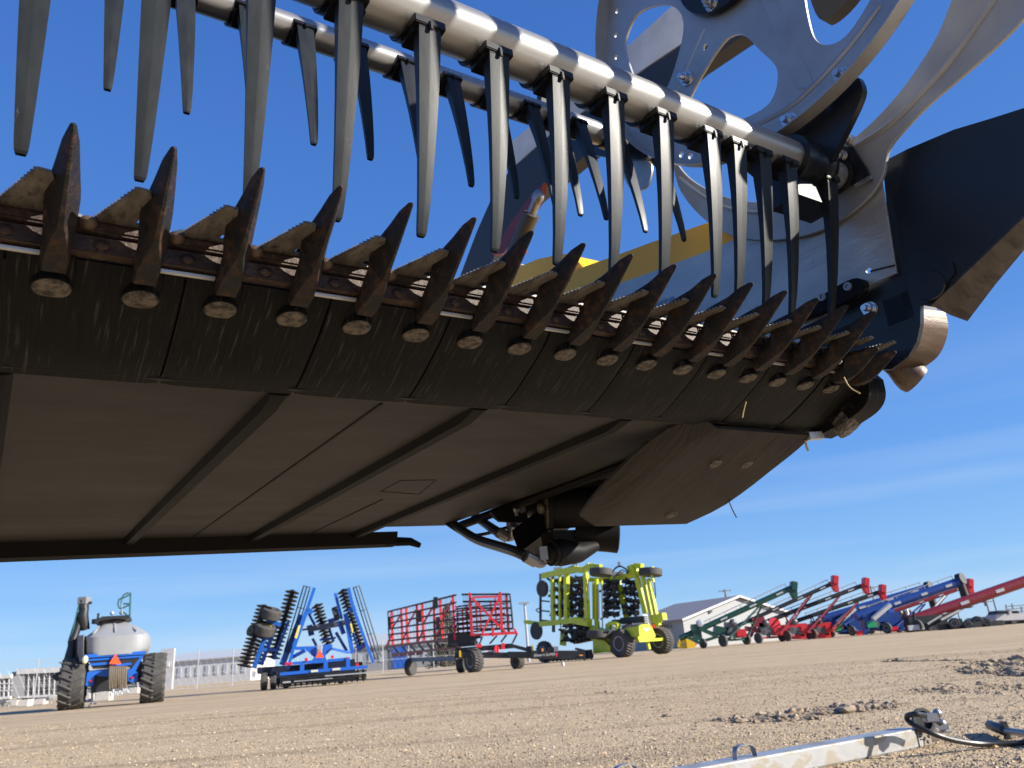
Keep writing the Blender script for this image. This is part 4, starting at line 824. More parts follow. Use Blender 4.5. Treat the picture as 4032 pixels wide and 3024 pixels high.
for i in range(12):
    m = MB(); x = 480+i*44; c = U4(x, 1300, LU+random.uniform(0, 1.2)); c[2] = .3; m.lathe([(-.02, .03), (-.03, .28), (.03, .28), (.02, .03)], c, nrm(r.a+r.b*.1), 12); m.box(c+np.array([0, 0, .3]), (.3, .4, .3)); r.out(m, 'ground_opener', DISCM)
# ------------------------------------------------------------------ grain augers
AUGG = 'grain augers parked in a row'
n6 = lambda x, y: ((3200+x/2.659-2550)*2.765, (2200+y/2.659-2200)*2.765)   # zoom-6 pixels written in zoom-5 pixels
def auger(label, g, mt, legm, tube, rad, head, legs, wheels, box=None, engine=None, headmt=None, rail=True, spout='box', extra=None, th=0, boxmt=None, decals=True):
    r = Rig('grain_auger', g, th, label, 'auger', AUGG)
    E = lambda p, w=0: r.p(Z5(*p), w)
    a, b = E(tube[0]), E(tube[1])
    m = MB(); m.tube([a, b], rad, 14); bt = r.out(m, 'auger_tube', mt)
    d = nrm(b-a)
    if decals:
        m = MB()
        for t in (.36, .62, .86): m.bar(a+(b-a)*t-r.b*(rad+.005), a+(b-a)*(t+.06)-r.b*(rad+.005), .02, rad*.55, up=(0, 0, 1))
        m.each('tube_decal', DECAL, bt, r.g)
    if rail:
        m = MB(); n = np.cross(d, r.b); n = n if n[2] > 0 else -n; o = n*(rad+.42)
        m.tube([a+o*.7+d*1.5, b+o*.9-d*.3], .045, 6)
        for t in np.linspace(.15, .97, 7): m.bar(a+(b-a)*t, a+(b-a)*t+o*.85, .06)
        r.out(m, 'truss_cable', STEELG)
    hm = headmt or mt; h = E(head)
    m = MB()
    if spout == 'box':
        m.box(h, (.62, .9, .95), np.array([[.96, 0, .26], [0, 1, 0], [-.26, 0, .96]])); m.prism([h+np.array(q) for q in ((-.75, -.3, -.15), (.25, -.3, -.3), (.15, -.3, -1.35), (-.3, -.3, -1.3))], (0, .6, 0))
    else:
        m.lathe([(-.3, 0), (-.3, .62), (.3, .62), (.3, 0)], h, nrm((.7, -1, .2)), 20); m.tube([h+np.array([-.1, 0, -.5]), h+np.array([.1, 0, -3.1])], [.40, .46], 14)
    r.out(m, 'discharge_spout', hm, bevel=.06 if spout == 'box' else 0)
    m = MB()
    for p, q, w in legs: m.bar(E(p, 0), E(q, w), .16)
    lowz = [E(q, w) for p, q, w in legs]
    if len(lowz) > 1: m.bar(lowz[0], lowz[1], .14); m.bar(lowz[0]*.55+E(legs[0][0])*.45, lowz[1]*.55+E(legs[1][0])*.45, .1)
    r.out(m, 'lift_frame', legm)
    ws = []
    for (x, y, R, w) in wheels:
        R = R*.62
        c = E((x, y), w); c[2] = R; ws.append(c); r.wheel(c, (.86, .5, 0), R, R*.5, .5, BLK if mt is not DBLUE else RIM, n=20)
    m = MB(); m.bar(ws[0], ws[1], .22); 
    if engine: m.bar(ws[0]*.5+ws[1]*.5, E(engine, .2), .18); m.bar(ws[0], E(engine, .2), .12)
    m.bar(ws[0]*.6+ws[1]*.4, a+(b-a)*.2, .14); r.out(m, 'axle', legm)
    if engine:
        e = E(engine); m = MB(); m.box(e, (1.2, .8, 1.0)); m.ell(e+np.array([.2, -.3, .4]), (.4, .3, .4)); m.tube([e+np.array([-.5, 0, .4]), e+np.array([-.5, 0, 1.2])], .08); m.box(e+np.array([.5, -.2, -.6]), (.8, .6, .7)); m.lathe([(0, 0), (0, .4), (.15, .4), (.15, 0)], e+np.array([-.2, -.5, -.5]), (0, -1, 0), 14); r.out(m, 'engine', mat('engine_grey', (.20, .20, .20), .4, .4, (.04, .04, .04), 2.2), bevel=.05)
    if box: 
        m = MB(); m.box(E(box, -.3), (1.1, .8, .8)); r.out(m, 'fuel_tank', boxmt or REDP, bevel=.12)
    if extra: extra(r, E)
    return r
def gx(r, E):
    m = MB(); m.bar(E((430, 850), -.4), E((560, 915), -.4), .3); m.bar(E((560, 760), -.4), E((760, 850), -.4), .3); m.bar(E((550, 915), -.4), E((770, 845), -.4), .28); m.box(E((530, 800)), (.9, .8, 1.6)); m.bar(E((720, 770)), E((880, 800)), .8); r.out(m, 'intake_frame', GREEN)
    m = MB(); m.lathe([(0, 0), (0, .38), (.25, .36), (.3, .2), (.3, 0)], E((565, 705), -.2), (0, -1, .1), 20); r.out(m, 'drive_motor', STEELG)
    c = E((605, 930), -.3); c[2] = .5; r.wheel(c, (.86, .5, 0), .5, .3, .5, BLK, name='caster_wheel')
auger('dark green grain auger with green discharge head beside the white shed', gp(*Z5(960, 950)), GREEN, GREEN, ((345, 870), (1560, 320)), .29, (1588, 300), [((1220, 515), (890, 860), -1.2), ((1240, 515), (1085, 850), 1.2)], [(830, 950, 1.6*.62, -1.2), (1085, 930, .95, 1.4)], (1010, 812), (905, 745), extra=gx)
def rx(r, E):
    m = MB(); m.lathe([(-.2, 0), (-.2, .72), (.2, .72), (.2, 0)], E((1375, 715), .5), (.2, -1, 0), 24); r.out(m, 'drive_guard', REDP)
    m = MB(); m.bar(E((1060, 760)), E((1330, 800)), .5); m.bar(E((1120, 850)), E((1190, 700)), .3); m.box(E((1200, 690)), (1.4, .8, 1)); r.out(m, 'intake_frame', DRED)
def cx(x0, y0):
    def f(r, E):
        m = MB(); m.bar(E((x0-260, y0-20)), E((x0+40, y0+60)), .5); m.box(E((x0-60, y0)), (2.6, .9, 1.0)); m.bar(E((x0-160, y0+90)), E((x0+60, y0+90)), .5); r.out(m, 'mover_frame', REDP)
    return f
auger('black grain auger with red head, just right of the green auger', gp(*Z5(1330, 915)), BLK, DRED, ((980, 730), (2010, 270)), .22, n6(230, 222), [((1770, 390), (1440, 820), -1.1), ((1800, 375), (1500, 800), 1.1)], [(1215, 915, .95, -1.3), (1470, 900, .85, 1.3)], (1410, 795), (1265, 745), REDP, extra=rx)
auger('black grain auger with red head, middle of the three black ones', gp(*Z5(1640, 890)), BLK, DRED, ((1280, 690), n6(500, 288)), .24, n6(553, 245), [(n6(270, 400), (1740, 800), -1.1), (n6(285, 390), (1790, 800), 1.1)], [(1530, 885, .95, -1.3), (1760, 870, .85, 1.3)], (1705, 770), (1575, 730), REDP, extra=cx(1660, 760))
auger('black grain auger with red head, next to the blue augers', gp(*Z5(1900, 868)), BLK, DRED, ((1600, 685), n6(690, 352)), .24, n6(728, 315), [(n6(460, 465), n6(200, 735), -1.1), (n6(480, 455), n6(250, 720), 1.1)], [(1810, 865, .95, -1.2), (2010, 855, .85, 1.3)], (1970, 762), (1840, 725), REDP, extra=cx(1930, 750))
N6 = lambda *p: n6(*p)
def bx(x0, y0):
    def f(r, E):
        m = MB()
        for dx in (-28, 25): m.bar(E(n6(x0+dx, y0-70)), E(n6(x0+dx+6, y0+90)), .75)
        m.bar(E(n6(x0-30, y0-60)), E(n6(x0+60, y0-85)), .5); r.out(m, 'lift_tower', BLUE)
        m = MB(); m.bar(E(n6(x0-150, y0+40)), E(n6(x0+90, y0+130)), .5); m.bar(E(n6(x0-130, y0+120)), E(n6(x0+170, y0+120)), .7); m.box(E(n6(x0-60, y0+50)), (4, 1, 1.6)); r.out(m, 'mover_frame', DBLUE)
        m = MB(); m.tube([E(n6(x0-140, y0+30), -1), E(n6(x0+40, y0-120), -1)], .28); r.out(m, 'white_cylinder', WHT)
        m = MB(); m.box(E(n6(x0+90, y0+138), -1.5), (.7, .2, .5)); r.out(m, 'tail_light', REFL)
        m = MB(); m.box(E(n6(x0-160, y0+90), -.5), (1.0, .6, .6)); r.out(m, 'gearbox_cover', mat('green_cover', (.02, .3, .12), .4))
    return f
auger('blue grain auger with black hanging spout, left of the two blue ones', gp(*Z6(410, 808)), DBLUE, DBLUE, (n6(70, 640), n6(1180, 310)), .47, n6(1215, 292), [(n6(700, 470), n6(330, 690), -1), (n6(710, 465), n6(420, 700), 1.2)], [(*n6(420, 808), .95, -1.2), (*n6(620, 795), .9, 1.5)], None, n6(280, 660), BLK, spout='tube', extra=bx(400, 640))
auger('blue grain auger with black hanging spout reaching highest, right of the two blue ones', gp(*Z6(790, 785)), DBLUE, DBLUE, (n6(450, 610), n6(1520, 245)), .47, n6(1547, 212), [(n6(1150, 475), n6(880, 705), -1), (n6(1180, 470), n6(960, 730), 1.2)], [(*n6(790, 785), .95, -1.2), (*n6(910, 775), .9, 1.5)], None, n6(650, 640), BLK, spout='tube', extra=bx(770, 600))
auger('thin dark red grain auger with bright red head behind the blue augers', gp(*Z6(1050, 765))+np.array([0, 6, 0]), DRED, STEELG, (n6(820, 560), n6(1610, 288)), .22, n6(1640, 255), [(n6(1390, 380), n6(1150, 640), -1), (n6(1410, 375), n6(1190, 640), 1)], [(*n6(1010, 765), .9, -1), (*n6(1130, 765), .9, 1)], None, n6(960, 640), REDP)
def big(r, E):
    m = MB(); m.bar(E(n6(1570, 520)), E(n6(1340, 640), -1), .2); m.bar(E(n6(1580, 515)), E(n6(1380, 650), 1), .2); r.out(m, 'prop_leg', GREYP)
    m = MB(); m.bar(E(n6(1000, 660)), E(n6(1330, 690)), .9); m.box(E(n6(1190, 690)), (4, 1.2, 1.8)); m.tube([E(n6(1060, 640), -.5), E(n6(1060, 560), -.5)], .15); r.out(m, 'mover_frame', BLK)
    m = MB(); m.box(E(n6(1080, 720), -1.4), (1.6, .3, .5)); r.out(m, 'light_bar', DECAL)
auger('long thick dark red grain auger running out of view at the right', gp(*Z6(1120, 762)), DRED, GREYP, (n6(1010, 655), n6(2420, 168)), .56, n6(2520, 130), [(n6(1500, 500), n6(1200, 680), -1), (n6(1520, 495), n6(1260, 690), 1)], [(*n6(1110, 762), 1.0, -1.2), (*n6(1300, 748), 1.0, 1.4)], None, n6(1230, 690), REDP, rail=False, extra=big)
# yellow attachment beside the green auger
r = Rig('yellow_attachment', gp(*Z5(430, 975)), 0, 'bright yellow steel frame attachment lying on the gravel by the green auger', 'attachment')
E5 = lambda x, y, w=0: r.p(Z5(x, y), w)
m = MB(); m.bar(E5(335, 905), E5(485, 895), .55); m.bar(E5(335, 960), E5(485, 955), .4); m.box(E5(462, 925), (1.1, .9, 1.9)); m.bar(E5(345, 905), E5(345, 965), .5); r.out(m, 'frame', YLW, bevel=.04)
m = MB(); m.bar(E5(490, 950), E5(530, 925), .3); r.out(m, 'hose_end', REDP)
# yellow warning sign behind augers
r = Rig('warning_sign', gp(*Z6(845, 765))+np.array([0, 4, 0]), 0, 'yellow triangular sign pointing down between the blue and red augers', 'sign')
m = MB(); m.prism([r.p(Z6(*p)) for p in ((805, 600), (880, 605), (845, 655))], (0, .05, 0)); r.out(m, 'panel', YLW)
m = MB(); m.tube([r.L(0, .1, 0), r.p(Z6(845, 640), .1)], .05); r.out(m, 'post', GREYP)
# ------------------------------------------------------------------ tractors, trailer and pickup at far right
def tractor(label, x0, y0, s, hood):
    r = Rig('tractor', gp(*Z6(x0+40, y0)), -20, label, 'tractor', 'parked tractors at far right'); E = lambda x, y, w=0: r.p(Z6(x0+x*s, y0+y*s-0), w)
    m = MB(); m.prism([E(*p) for p in ((-10, -95), (75, -100), (95, -50), (80, -30), (0, -35))], r.b*1.9); cb = r.out(m, 'cab', GLASS, smooth=False)
    m = MB(); m.prism([E(*p, -.1) for p in ((-18, -105), (80, -110), (82, -98), (-16, -94))], r.b*2.1)
    for q in ((-8, -95, -5, -35), (72, -99, 92, -45)): m.bar(E(q[0], q[1], -.03), E(q[2], q[3], -.03), .16)
    m.build('cab_frame', TEAL, cb, off=r.g)
    m = MB(); m.prism([E(*p, .3) for p in ((85, -60), (170, -55), (200, -30), (190, -12), (90, -15))], r.b*1.3); r.out(m, 'hood', hood, bevel=.08)
    m = MB(); m.tube([E(120, -55, .6), E(122, -100, .6)], .07); r.out(m, 'exhaust', BLK)
    for x, R, w in ((15, .55, -.2), (30, .55, 1.9), (150, .4, 0), (165, .4, 1.7)):
        c = E(x, -10, w); c[2] = R; r.wheel(c, r.b, R, .35, .5, RIM, n=20)
    m = MB(); m.box((E(60, -25, .9)), (4, .8, .7)); r.out(m, 'chassis', BLK); return r
tractor('tractor with teal framed cab and blue hood near the big red auger', 1480, 735, 1.0, DBLUE)
tractor('darker tractor with black hood, nearer the white pickup', 1725, 715, .72, BLK)
r = Rig('livestock_tank', gp(*Z6(1885, 692)), 0, 'grey brown box trailer standing just left of the white pickup', 'trailer')
E6 = lambda x, y, w=0: r.p(Z6(x, y), w)
m = MB(); m.prism([E6(*p) for p in ((1838, 605), (1940, 595), (1945, 675), (1838, 680))], r.b*5); r.e.name = 'box_trailer'; r.out(m, 'body', GREYP, smooth=False)
for x in (1865, 1915):
    c = E6(x, 690, -.05); c[2] = .4; r.wheel(c, r.b, .4, .25, .5, RIM, n=16)
r = Rig('pickup_truck', gp(*Z6(2030, 690)), 0, 'white crew cab pickup truck with dark windows at the far right edge', 'pickup')
m = MB(); m.prism([E6(*p) for p in ((1915, 585), (2000, 575), (2065, 572), (2120, 575), (2200, 572), (2270, 585), (2280, 640), (1915, 655))], r.b*2); bd = r.out(m, 'body', WHT, bevel=.06)
m = MB(); m.prism([E6(*p, .15) for p in ((1920, 585), (1935, 545), (2050, 540), (2062, 572)) ], r.b*1.7); m.prism([E6(*p, .1) for p in ((2070, 572), (2085, 548), (2140, 540), (2175, 572))], r.b*1.8); r.out(m, 'window', GLASS, smooth=False)
m = MB(); m.prism([E6(*p, .05) for p in ((1925, 548), (1940, 540), (2140, 533), (2150, 542), (2060, 548))], r.b*1.9); m.bar(E6(2052, 545, .05), E6(2068, 575, .05), .25); r.out(m, 'roof', WHT)
for x in (1975, 2110, 2240):
    c = E6(x, 690, .2); c[2] = .42; r.wheel(c, r.b, .42, .3, .55, RIM, n=20)
m = MB(); m.prism([E6(*p, .2) for p in ((1915, 640), (2280, 625), (2280, 680), (1920, 688))], r.b*1.6); r.out(m, 'underbody', BLK)
r = Rig('pipe_rack', gp(*Z6(2110, 680))+np.array([0, 5, 0]), 0, 'tall thin metal rack of pipes standing behind the white pickup', 'rack')
m = MB()
for x, t in ((2020, 480), (2085, 470), (2180, 500)): m.bar(r.p(Z6(x, t)), r.L((r.p(Z6(x+40, 690))-r.g)@r.a, 0, 0), .12)
for y in (500, 530, 560): m.bar(r.p(Z6(2030, y)), r.p(Z6(2280, y-20)), .1)
r.out(m, 'rack_frame', GREYP)
# dark machinery between the augers and tractors
r = Rig('engine_skid', gp(*Z6(960, 765))+np.array([0, 3, 0]), 0, 'dark machinery skid with engines under the thin red auger', 'machinery')
m = MB()
for x, y, q in ((900, 590, .9), (960, 600, 1.0), (1010, 590, .8), (940, 660, 1.2), (1020, 680, 1.0)): m.box(r.p(Z6(x, y)), (q*1.5, q, q)); m.ell(r.p(Z6(x+10, y-20), -.3), (q*.5, q*.5, q*.5))
for x in (890, 950, 1010): m.bar(r.p(Z6(x, 600)), r.L((r.p(Z6(x, 700))-r.g)@r.a, 0, 0), .3)
r.out(m, 'engine', mat('machine_dark', (.05, .05, .055), .5, .2, (.14, .13, .12), 1.5), bevel=.05)
# ------------------------------------------------------------------ white steel shed
def at(px, py, Y):
    d = ray(px, py); return CAM+d*(Y/d[1])
g1 = at(2689, 2446, 112); g2 = at(3100, 2404, 124); rdg = at(2897, 2350, 118)
bk = np.array([-7.2, 11., 0]); eh = 3.75
sh_ = empty('steel_shed', (g1[0], g1[1], 0), 'white sided steel shed with a grey brown gable roof behind the green auger', 'shed')
o = np.array([g1[0], g1[1], 0]); A = np.array([g1[0], g1[1], 0]); B = np.array([g2[0], g2[1], 0]); M_ = np.array([rdg[0], rdg[1], 0]); M_ = A+(B-A)*.52
zr = rdg[2]; up = lambda p, z: p+np.array([0, 0, z])
m = MB(); m.prism([A, B, up(B, eh), up(M_, zr-.1), up(A, eh)], bk); m.build('wall', WALLM, sh_, off=o, smooth=False)
sd = nrm(B-A)
m = MB()
for E_, s_ in ((A, -1), (B, 1)):
    e0 = up(E_+sd*s_*.6, eh-.15)-nrm(bk)*.5; rr = up(M_, zr)-nrm(bk)*.5
    m.prism([e0, rr, up(rr, .18), up(e0, .18)], bk*1.04)
m.build('roof', ROOFM, sh_, off=o, smooth=False)
m = MB()
for E_, s_ in ((A, -1), (B, 1)): m.bar(up(E_+sd*s_*.6, eh-.1)-nrm(bk)*.56, up(M_, zr+.05)-nrm(bk)*.56, .12, .3)
m.build('roof_trim', WHT, sh_, off=o)
m = MB(); m.box(up(A+(B-A)*.25, 4.6)-np.array([0, .15, 0]), (.5, .4, .3)); m.box(up(A+bk*.2-sd*.15, 3.0), (.3, .5, .3)); m.build('wall_light', GREYP, sh_, off=o)
# ------------------------------------------------------------------ utility poles
def pole(label, base, top, Y, arms=(), r_=.14, group='utility poles', mt=WOODP, name='utility_pole', cat='pole'):
    b = at(*base, Y); t = at(*top, Y); b = np.array([t[0], t[1], 0])
    e = empty(name, b, label, cat, group); m = MB(); m.tube([b, t], [r_*1.2, r_], 8); m.build('shaft', mt, e, off=b)
    for dz, L in arms:
        m = MB(); m.bar(t+np.array([-L/2, .1, -dz]), t+np.array([L/2, .1, -dz+.02]), .14)
        for k in (-.45, -.15, .15, .45): m.tube([t+np.array([k*L, .1, -dz]), t+np.array([k*L, .1, -dz+.25])], .06, 6)
        m.build('cross_arm', mt, e, off=b)
    return e
pole('wooden utility pole with two cross arms rising behind the shed roof', Z5(855, 600), Z5(840, 335), 165, ((.3, 2.6), (1.9, 2.2)), .2)
pole('utility pole seen between the last black auger and the blue ones', Z6(650, 600), Z6(605, 285), 150, ((.3, 2.8),))
e = pole('utility pole carrying a transformer can, left of the white pickup', Z6(1850, 670), Z6(1812, 430), 150, ((.4, 3.0),))
t = at(*Z6(1822, 495), 149.6); m = MB(); m.lathe([(0, 0), (0, .35), (1.0, .35), (1.0, 0)], t, (0, 0, 1), 14); m.build('transformer', GREYP, e, off=np.array(e.location))
pole('slender bare pole leaning behind the white pickup', Z6(1920, 560), Z6(1888, 415), 140, (), .12)
pole('short bare post far right beside the blue hood', Z6(1520, 600), Z6(1515, 545), 140, (), .1)
e = pole('pale light pole with flat lamp head between the red harrow and lime drill', Z3(1995, 1000), Z3(1945, 400), 85, (), .13, None, STEELG, 'light_pole', 'light pole')
t = at(*Z3(1945, 402), 85); m = MB(); m.box(t+np.array([-.1, 0, .05]), (1.1, .5, .18)); m.build('lamp_head', STEELG, e, off=np.array(e.location))
TRP = mat('trailer_shadow_panel', (.14, .14, .145), .6)  # shade inside the slatted trailers is put into this dark panel colour
# ------------------------------------------------------------------ left background: livestock trailer, blocks, fence, sheds
r = Rig('livestock_trailer', gp(*Z1(420, 1420))+np.array([0, 26, 0]), 6, 'long white slatted livestock trailer behind the seeder cart', 'trailer')
E1 = lambda x, y, w=0: r.p(Z1(x, y), w)
m = MB(); m.prism([E1(*p, .15) for p in ((205, 1095), (1765, 1020), (1765, 1300), (205, 1370))], r.b*2.5); m.prism([E1(132, 1095, .6), E1(205, 1090, .1), E1(190, 1370, .1), E1(132, 1375, .6)], r.b*2); r.out(m, 'panel', TRP, smooth=False)
m = MB()
def frm(x): return 1085-(x-200)*.0525
for x in list(range(200, 700, 57))+list(range(1500, 1860, 60)): m.bar(E1(x, frm(x)), E1(x-10 if x < 1000 else x, frm(x)+285), .10 if x > 230 else .35)
m.bar(E1(195, 1094), E1(1850, 1007), .55); m.bar(E1(180, 1370), E1(1840, 1285), .25); m.box(E1(1810, 1150), (1.6, .3, 6.3))
r.out(m, 'frame', WHT)
m = MB()
for k in (55, 95, 135, 175, 215, 250): m.bar(E1(205, 1090+k, .08), E1(1765, 1010+k, .08), .05)
r.out(m, 'slat', DECAL)
for x in (280, 360, 480):
    c = E1(x, 1385, .3); c[2] = .6; r.wheel(c, r.b, .6, .4, .55, RIM, n=16)
m = MB(); m.bar(E1(200, 1372, .6), E1(1840, 1288, .6), .5); m.bar(E1(600, 1370, .6), r.L((E1(600, 1400)-r.g)@r.a, .6, 0), .4); m.bar(E1(1700, 1310, .6), r.L((E1(1700, 1330)-r.g)@r.a, .6, 0), .4); r.out(m, 'undercarriage', CONC)
r = Rig('livestock_trailer', gp(*Z1(60, 1470))+np.array([0, 22, 0]), 6, 'shorter white slatted livestock trailer cut off by the left edge of view', 'trailer')
E1 = lambda x, y, w=0: r.p(Z1(x, y), w)
m = MB(); m.prism([E1(*p, .1) for p in ((-260, 1160), (125, 1142), (120, 1370), (-260, 1395))], r.b*2.5); r.out(m, 'panel', TRP, smooth=False)
m = MB()
for x in range(-250, 140, 50): m.bar(E1(x, 1150-x*.05), E1(x-12, 1395-x*.05), .10)
m.bar(E1(-260, 1163), E1(130, 1140), .35); m.bar(E1(-260, 1395), E1(120, 1372), .25); m.bar(E1(-260, 1230), E1(130, 1218), .1); m.bar(E1(-260, 1310), E1(130, 1295), .1); r.out(m, 'frame', WHT)
for x in (-60, 40):
    c = E1(x, 1420, .3); c[2] = .6; r.wheel(c, r.b, .6, .4, .55, RIM, n=16)
BLK_G = 'concrete barrier blocks below the trailers'
for i, (xa, xb, yt, yb, lab) in enumerate([(118, 186, 1402, 1452, 'small concrete block between the grey stand and the long barrier'), (192, 306, 1397, 1462, 'stained concrete barrier block with dark drips, second from left'), (315, 476, 1392, 1444, 'long pale concrete barrier block left of the tyre'), (892, 978, 1340, 1412, 'square concrete block seen under the cart axle beside the jack'), (1030, 1192, 1318, 1400, 'long concrete block seen under the cart beside the tan hoses'), (1400, 1500, 1265, 1320, 'slatted pale block under the cart by the right tyre')]):
    g = gp(*Z1((xa+xb)/2, yb+12)); rr = Rig('concrete_block', g, 6, lab, 'concrete block', BLK_G); m = MB()
    a, b = rr.p(Z1(xa, yt)), rr.p(Z1(xb, yt)); h = (a[2]+b[2])/2; u0, u1 = (a-rr.g)@rr.a, (b-rr.g)@rr.a
    m.prism([rr.L(u0, 0, 0), rr.L(u1, 0, 0), rr.L(u1-.03, .08, h), rr.L(u0+.03, .08, h)], rr.b*.7); o_ = m.build('block_body', CONC, rr.e, off=rr.g, bevel=.03)
for xa, xb, y, lab in ((5, 118, 1410, 'grey steel stand on splayed legs at the left edge'), (462, 585, 1372, 'grey steel stand on splayed legs against the cart tyre')):
    rr = Rig('steel_stand', gp(*Z1((xa+xb)/2, y+72)), 6, lab, 'steel stand', 'grey steel stands'); m = MB(); m.box((rr.p(Z1(xa, y+6))+rr.p(Z1(xb, y)))/2, (abs((rr.p(Z1(xb, y))-rr.p(Z1(xa, y)))[0]), .9, .12)); rr.out(m, 'top', GREYP)
    m = MB(); c = (rr.p(Z1((xa+xb)/2, y+12)))
    for s_ in (-1, 1): m.bar(c+np.array([s_*.35, 0, 0]), np.array([c[0]+s_*.12, c[1], c[2]*.4]), .1); m.bar(np.array([c[0]+s_*.1, c[1], c[2]*.45]), np.array([c[0]+s_*.25, c[1], 0]), .1)
    rr.out(m, 'leg', STEELG)
# chain link fence
f0, f1 = gp(-150, 2800), gp(2020, 2606)
f0 = np.array([-44., 60, 0]); f1 = np.array([-6., 92., 0])
fe = empty('chain_link_fence', f0, 'tall galvanised chain link fence with barbed strands behind the implements', 'fence')
m = MB(); n = 17; FH = 2.6
for i in range(n): 
    p = f0+(f1-f0)*i/(n-1); q = MB(); q.tube([p, p+np.array([0, 0, FH+.7])], .045, 6); q.build('fence_post', STEELG, fe, off=f0)
m = MB()
for z in (.1, 1.3, FH, FH+.3, FH+.6): m.tube([f0+np.array([0, 0, z]), f1+np.array([0, 0, z])], .018, 4)
fd = nrm(f1-f0); Lf = np.linalg.norm(f1-f0)
for k in range(int(Lf/.6)):
    p = f0+fd*k*.6
    m.tube([p+np.array([0, 0, .1]), p+fd*1.2+np.array([0, 0, FH])], .003, 3); m.tube([p+np.array([0, 0, FH]), p+fd*1.2+np.array([0, 0, .1])], .003, 3)
m.build('wire_mesh', STEELG, fe, off=f0)
def hall(label, pa, pb, Y, h, depth, roofh, wm, rm, name='warehouse', cat='warehouse', door=None):
    a = at(*pa, Y); b = at(*pb, Y); a[2] = b[2] = 0; e = empty(name, (a+b)/2, label, cat); o = (a+b)/2; bk = np.array([0, depth, 0.])
    m = MB(); m.prism([a, b, up(b, h), up(a, h)], bk); m.build('wall', wm, e, off=o, smooth=False)
    m = MB(); m.prism([up(a, h)-bk*.03, up(a, h+.2)-bk*.03, up(a, h+roofh)+bk*.5, up(a, h+.2)+bk*1.03, up(a, h)+bk*1.03], b-a); m.build('roof', rm, e, off=o, smooth=False)
    L = b-a; m = MB()
    for t in np.linspace(.08, .92, 9): m.box(up(a+L*t, h*.55)-np.array([0, .05, 0]), (np.linalg.norm(L)*.04, .1, h*.4))
    m.build('window', FARG, e, off=o)
    if door:
        m = MB(); m.box(up(a+L*door, h*.5)-np.array([0, .12, 0]), (2.4, .2, h*.95)); m.build('door', BLUE, e, off=o)
    return e
hall('long low white warehouse far behind the fence at left', (640, 2700), (985, 2690), 150, 4.2, 14, 1.6, WHT, FARG)
hall('pale grey warehouse with blue door behind the harrow', (1385, 2650), (1790, 2620), 140, 4.0, 14, 2.2, WALLM, FARG, door=.47)
for i, (x, w, lab) in enumerate(((700, 40, 'small grey gabled building just right of the cart tyre'), (772, 34, 'taller grey gabled building beside the fence at left'))):
    a = at(x-w/2, 2700, 170); b = at(x+w/2, 2700, 170); a[2] = b[2] = 0; c = (a+b)/2; e = empty('grey_house', c, lab, 'house', 'far grey gabled buildings'); h = 2.6+i*.9
    m = MB(); m.prism([a, b, up(b, h), up(c, h+2), up(a, h)], (0, 9, 0)); m.build('wall', FARG, e, off=c, smooth=False); m = MB(); m.prism([up(a, h)-np.array([.3, .2, .2]), up(c, h+2), up(c, h+2.2), up(a, h)-np.array([.3, .2, 0])], (0, 9.4, 0)); m.prism([up(b, h)+np.array([.3, -.2, -.2]), up(c, h+2), up(c, h+2.2), up(b, h)+np.array([.3, -.2, 0])], (0, 9.4, 0)); m.build('roof', GREYP, e, off=c, smooth=False)
# conifer behind the harrow
tb = at(*Z3(985, 1180), 100); tt = at(*Z3(1000, 425), 100); tb = np.array([tt[0]-.8, tt[1], 0]); H = tt[2]
te = empty('conifer_tree', tb, 'brown green conifer tree seen through the red harrow', 'tree')
m = MB(); m.tube([tb, tb+np.array([.1, 0, H*.5]), tb+np.array([.6, 0, H*.95])], [.28, .18, .04], 8)
for k in range(26):
    z = H*(.12+.8*k/26); a_ = k*2.4; L = 2.2*(1-z/H)+.5; m.tube([tb+np.array([0, 0, z]), tb+np.array([L*math.cos(a_), L*math.sin(a_), z-.2])], [.05, .015], 5)
m.build('trunk', WOODP, te, off=tb)
m = MB()
for k in range(5200):
    z = H*RNG.uniform(.06, 1.0); a_ = RNG.uniform(0, 6.283); R_ = (2.7*(1-(z/H)**1.6)+.25)*(.75+.3*math.sin(5*a_+z*2.1)); rr_ = R_*RNG.uniform(.15, 1)**.5
    c = tb+np.array([rr_*math.cos(a_)+.5*z/H, rr_*math.sin(a_), z-.25*rr_]); u = nrm(RNG.normal(size=3)); v = nrm(np.cross(u, RNG.normal(size=3))); s_ = RNG.uniform(.06, .17)
    m.add([c-u*s_*1.6, c+v*s_*.5, c+u*s_*1.6, c-v*s_*.5], [(0, 1, 2, 3)])
m.build('crown', mat('conifer_needles', (.05, .046, .02), .8, 0, (.09, .07, .035), 1.5), te, off=tb, smooth=False)
# small white stake by the hitch
g = gp(*Z4(640, 1392)); t = at(*Z4(640, 1345), g[1]); m = MB(); m.tube([g, np.array([g[0], g[1], t[2]])], .09, 8); s_ = m.build('marker_stake', WHT, None, off=g, loc=tuple(g)); tag(s_, 'short white stake standing on the gravel in front of the hitch', 'stake')
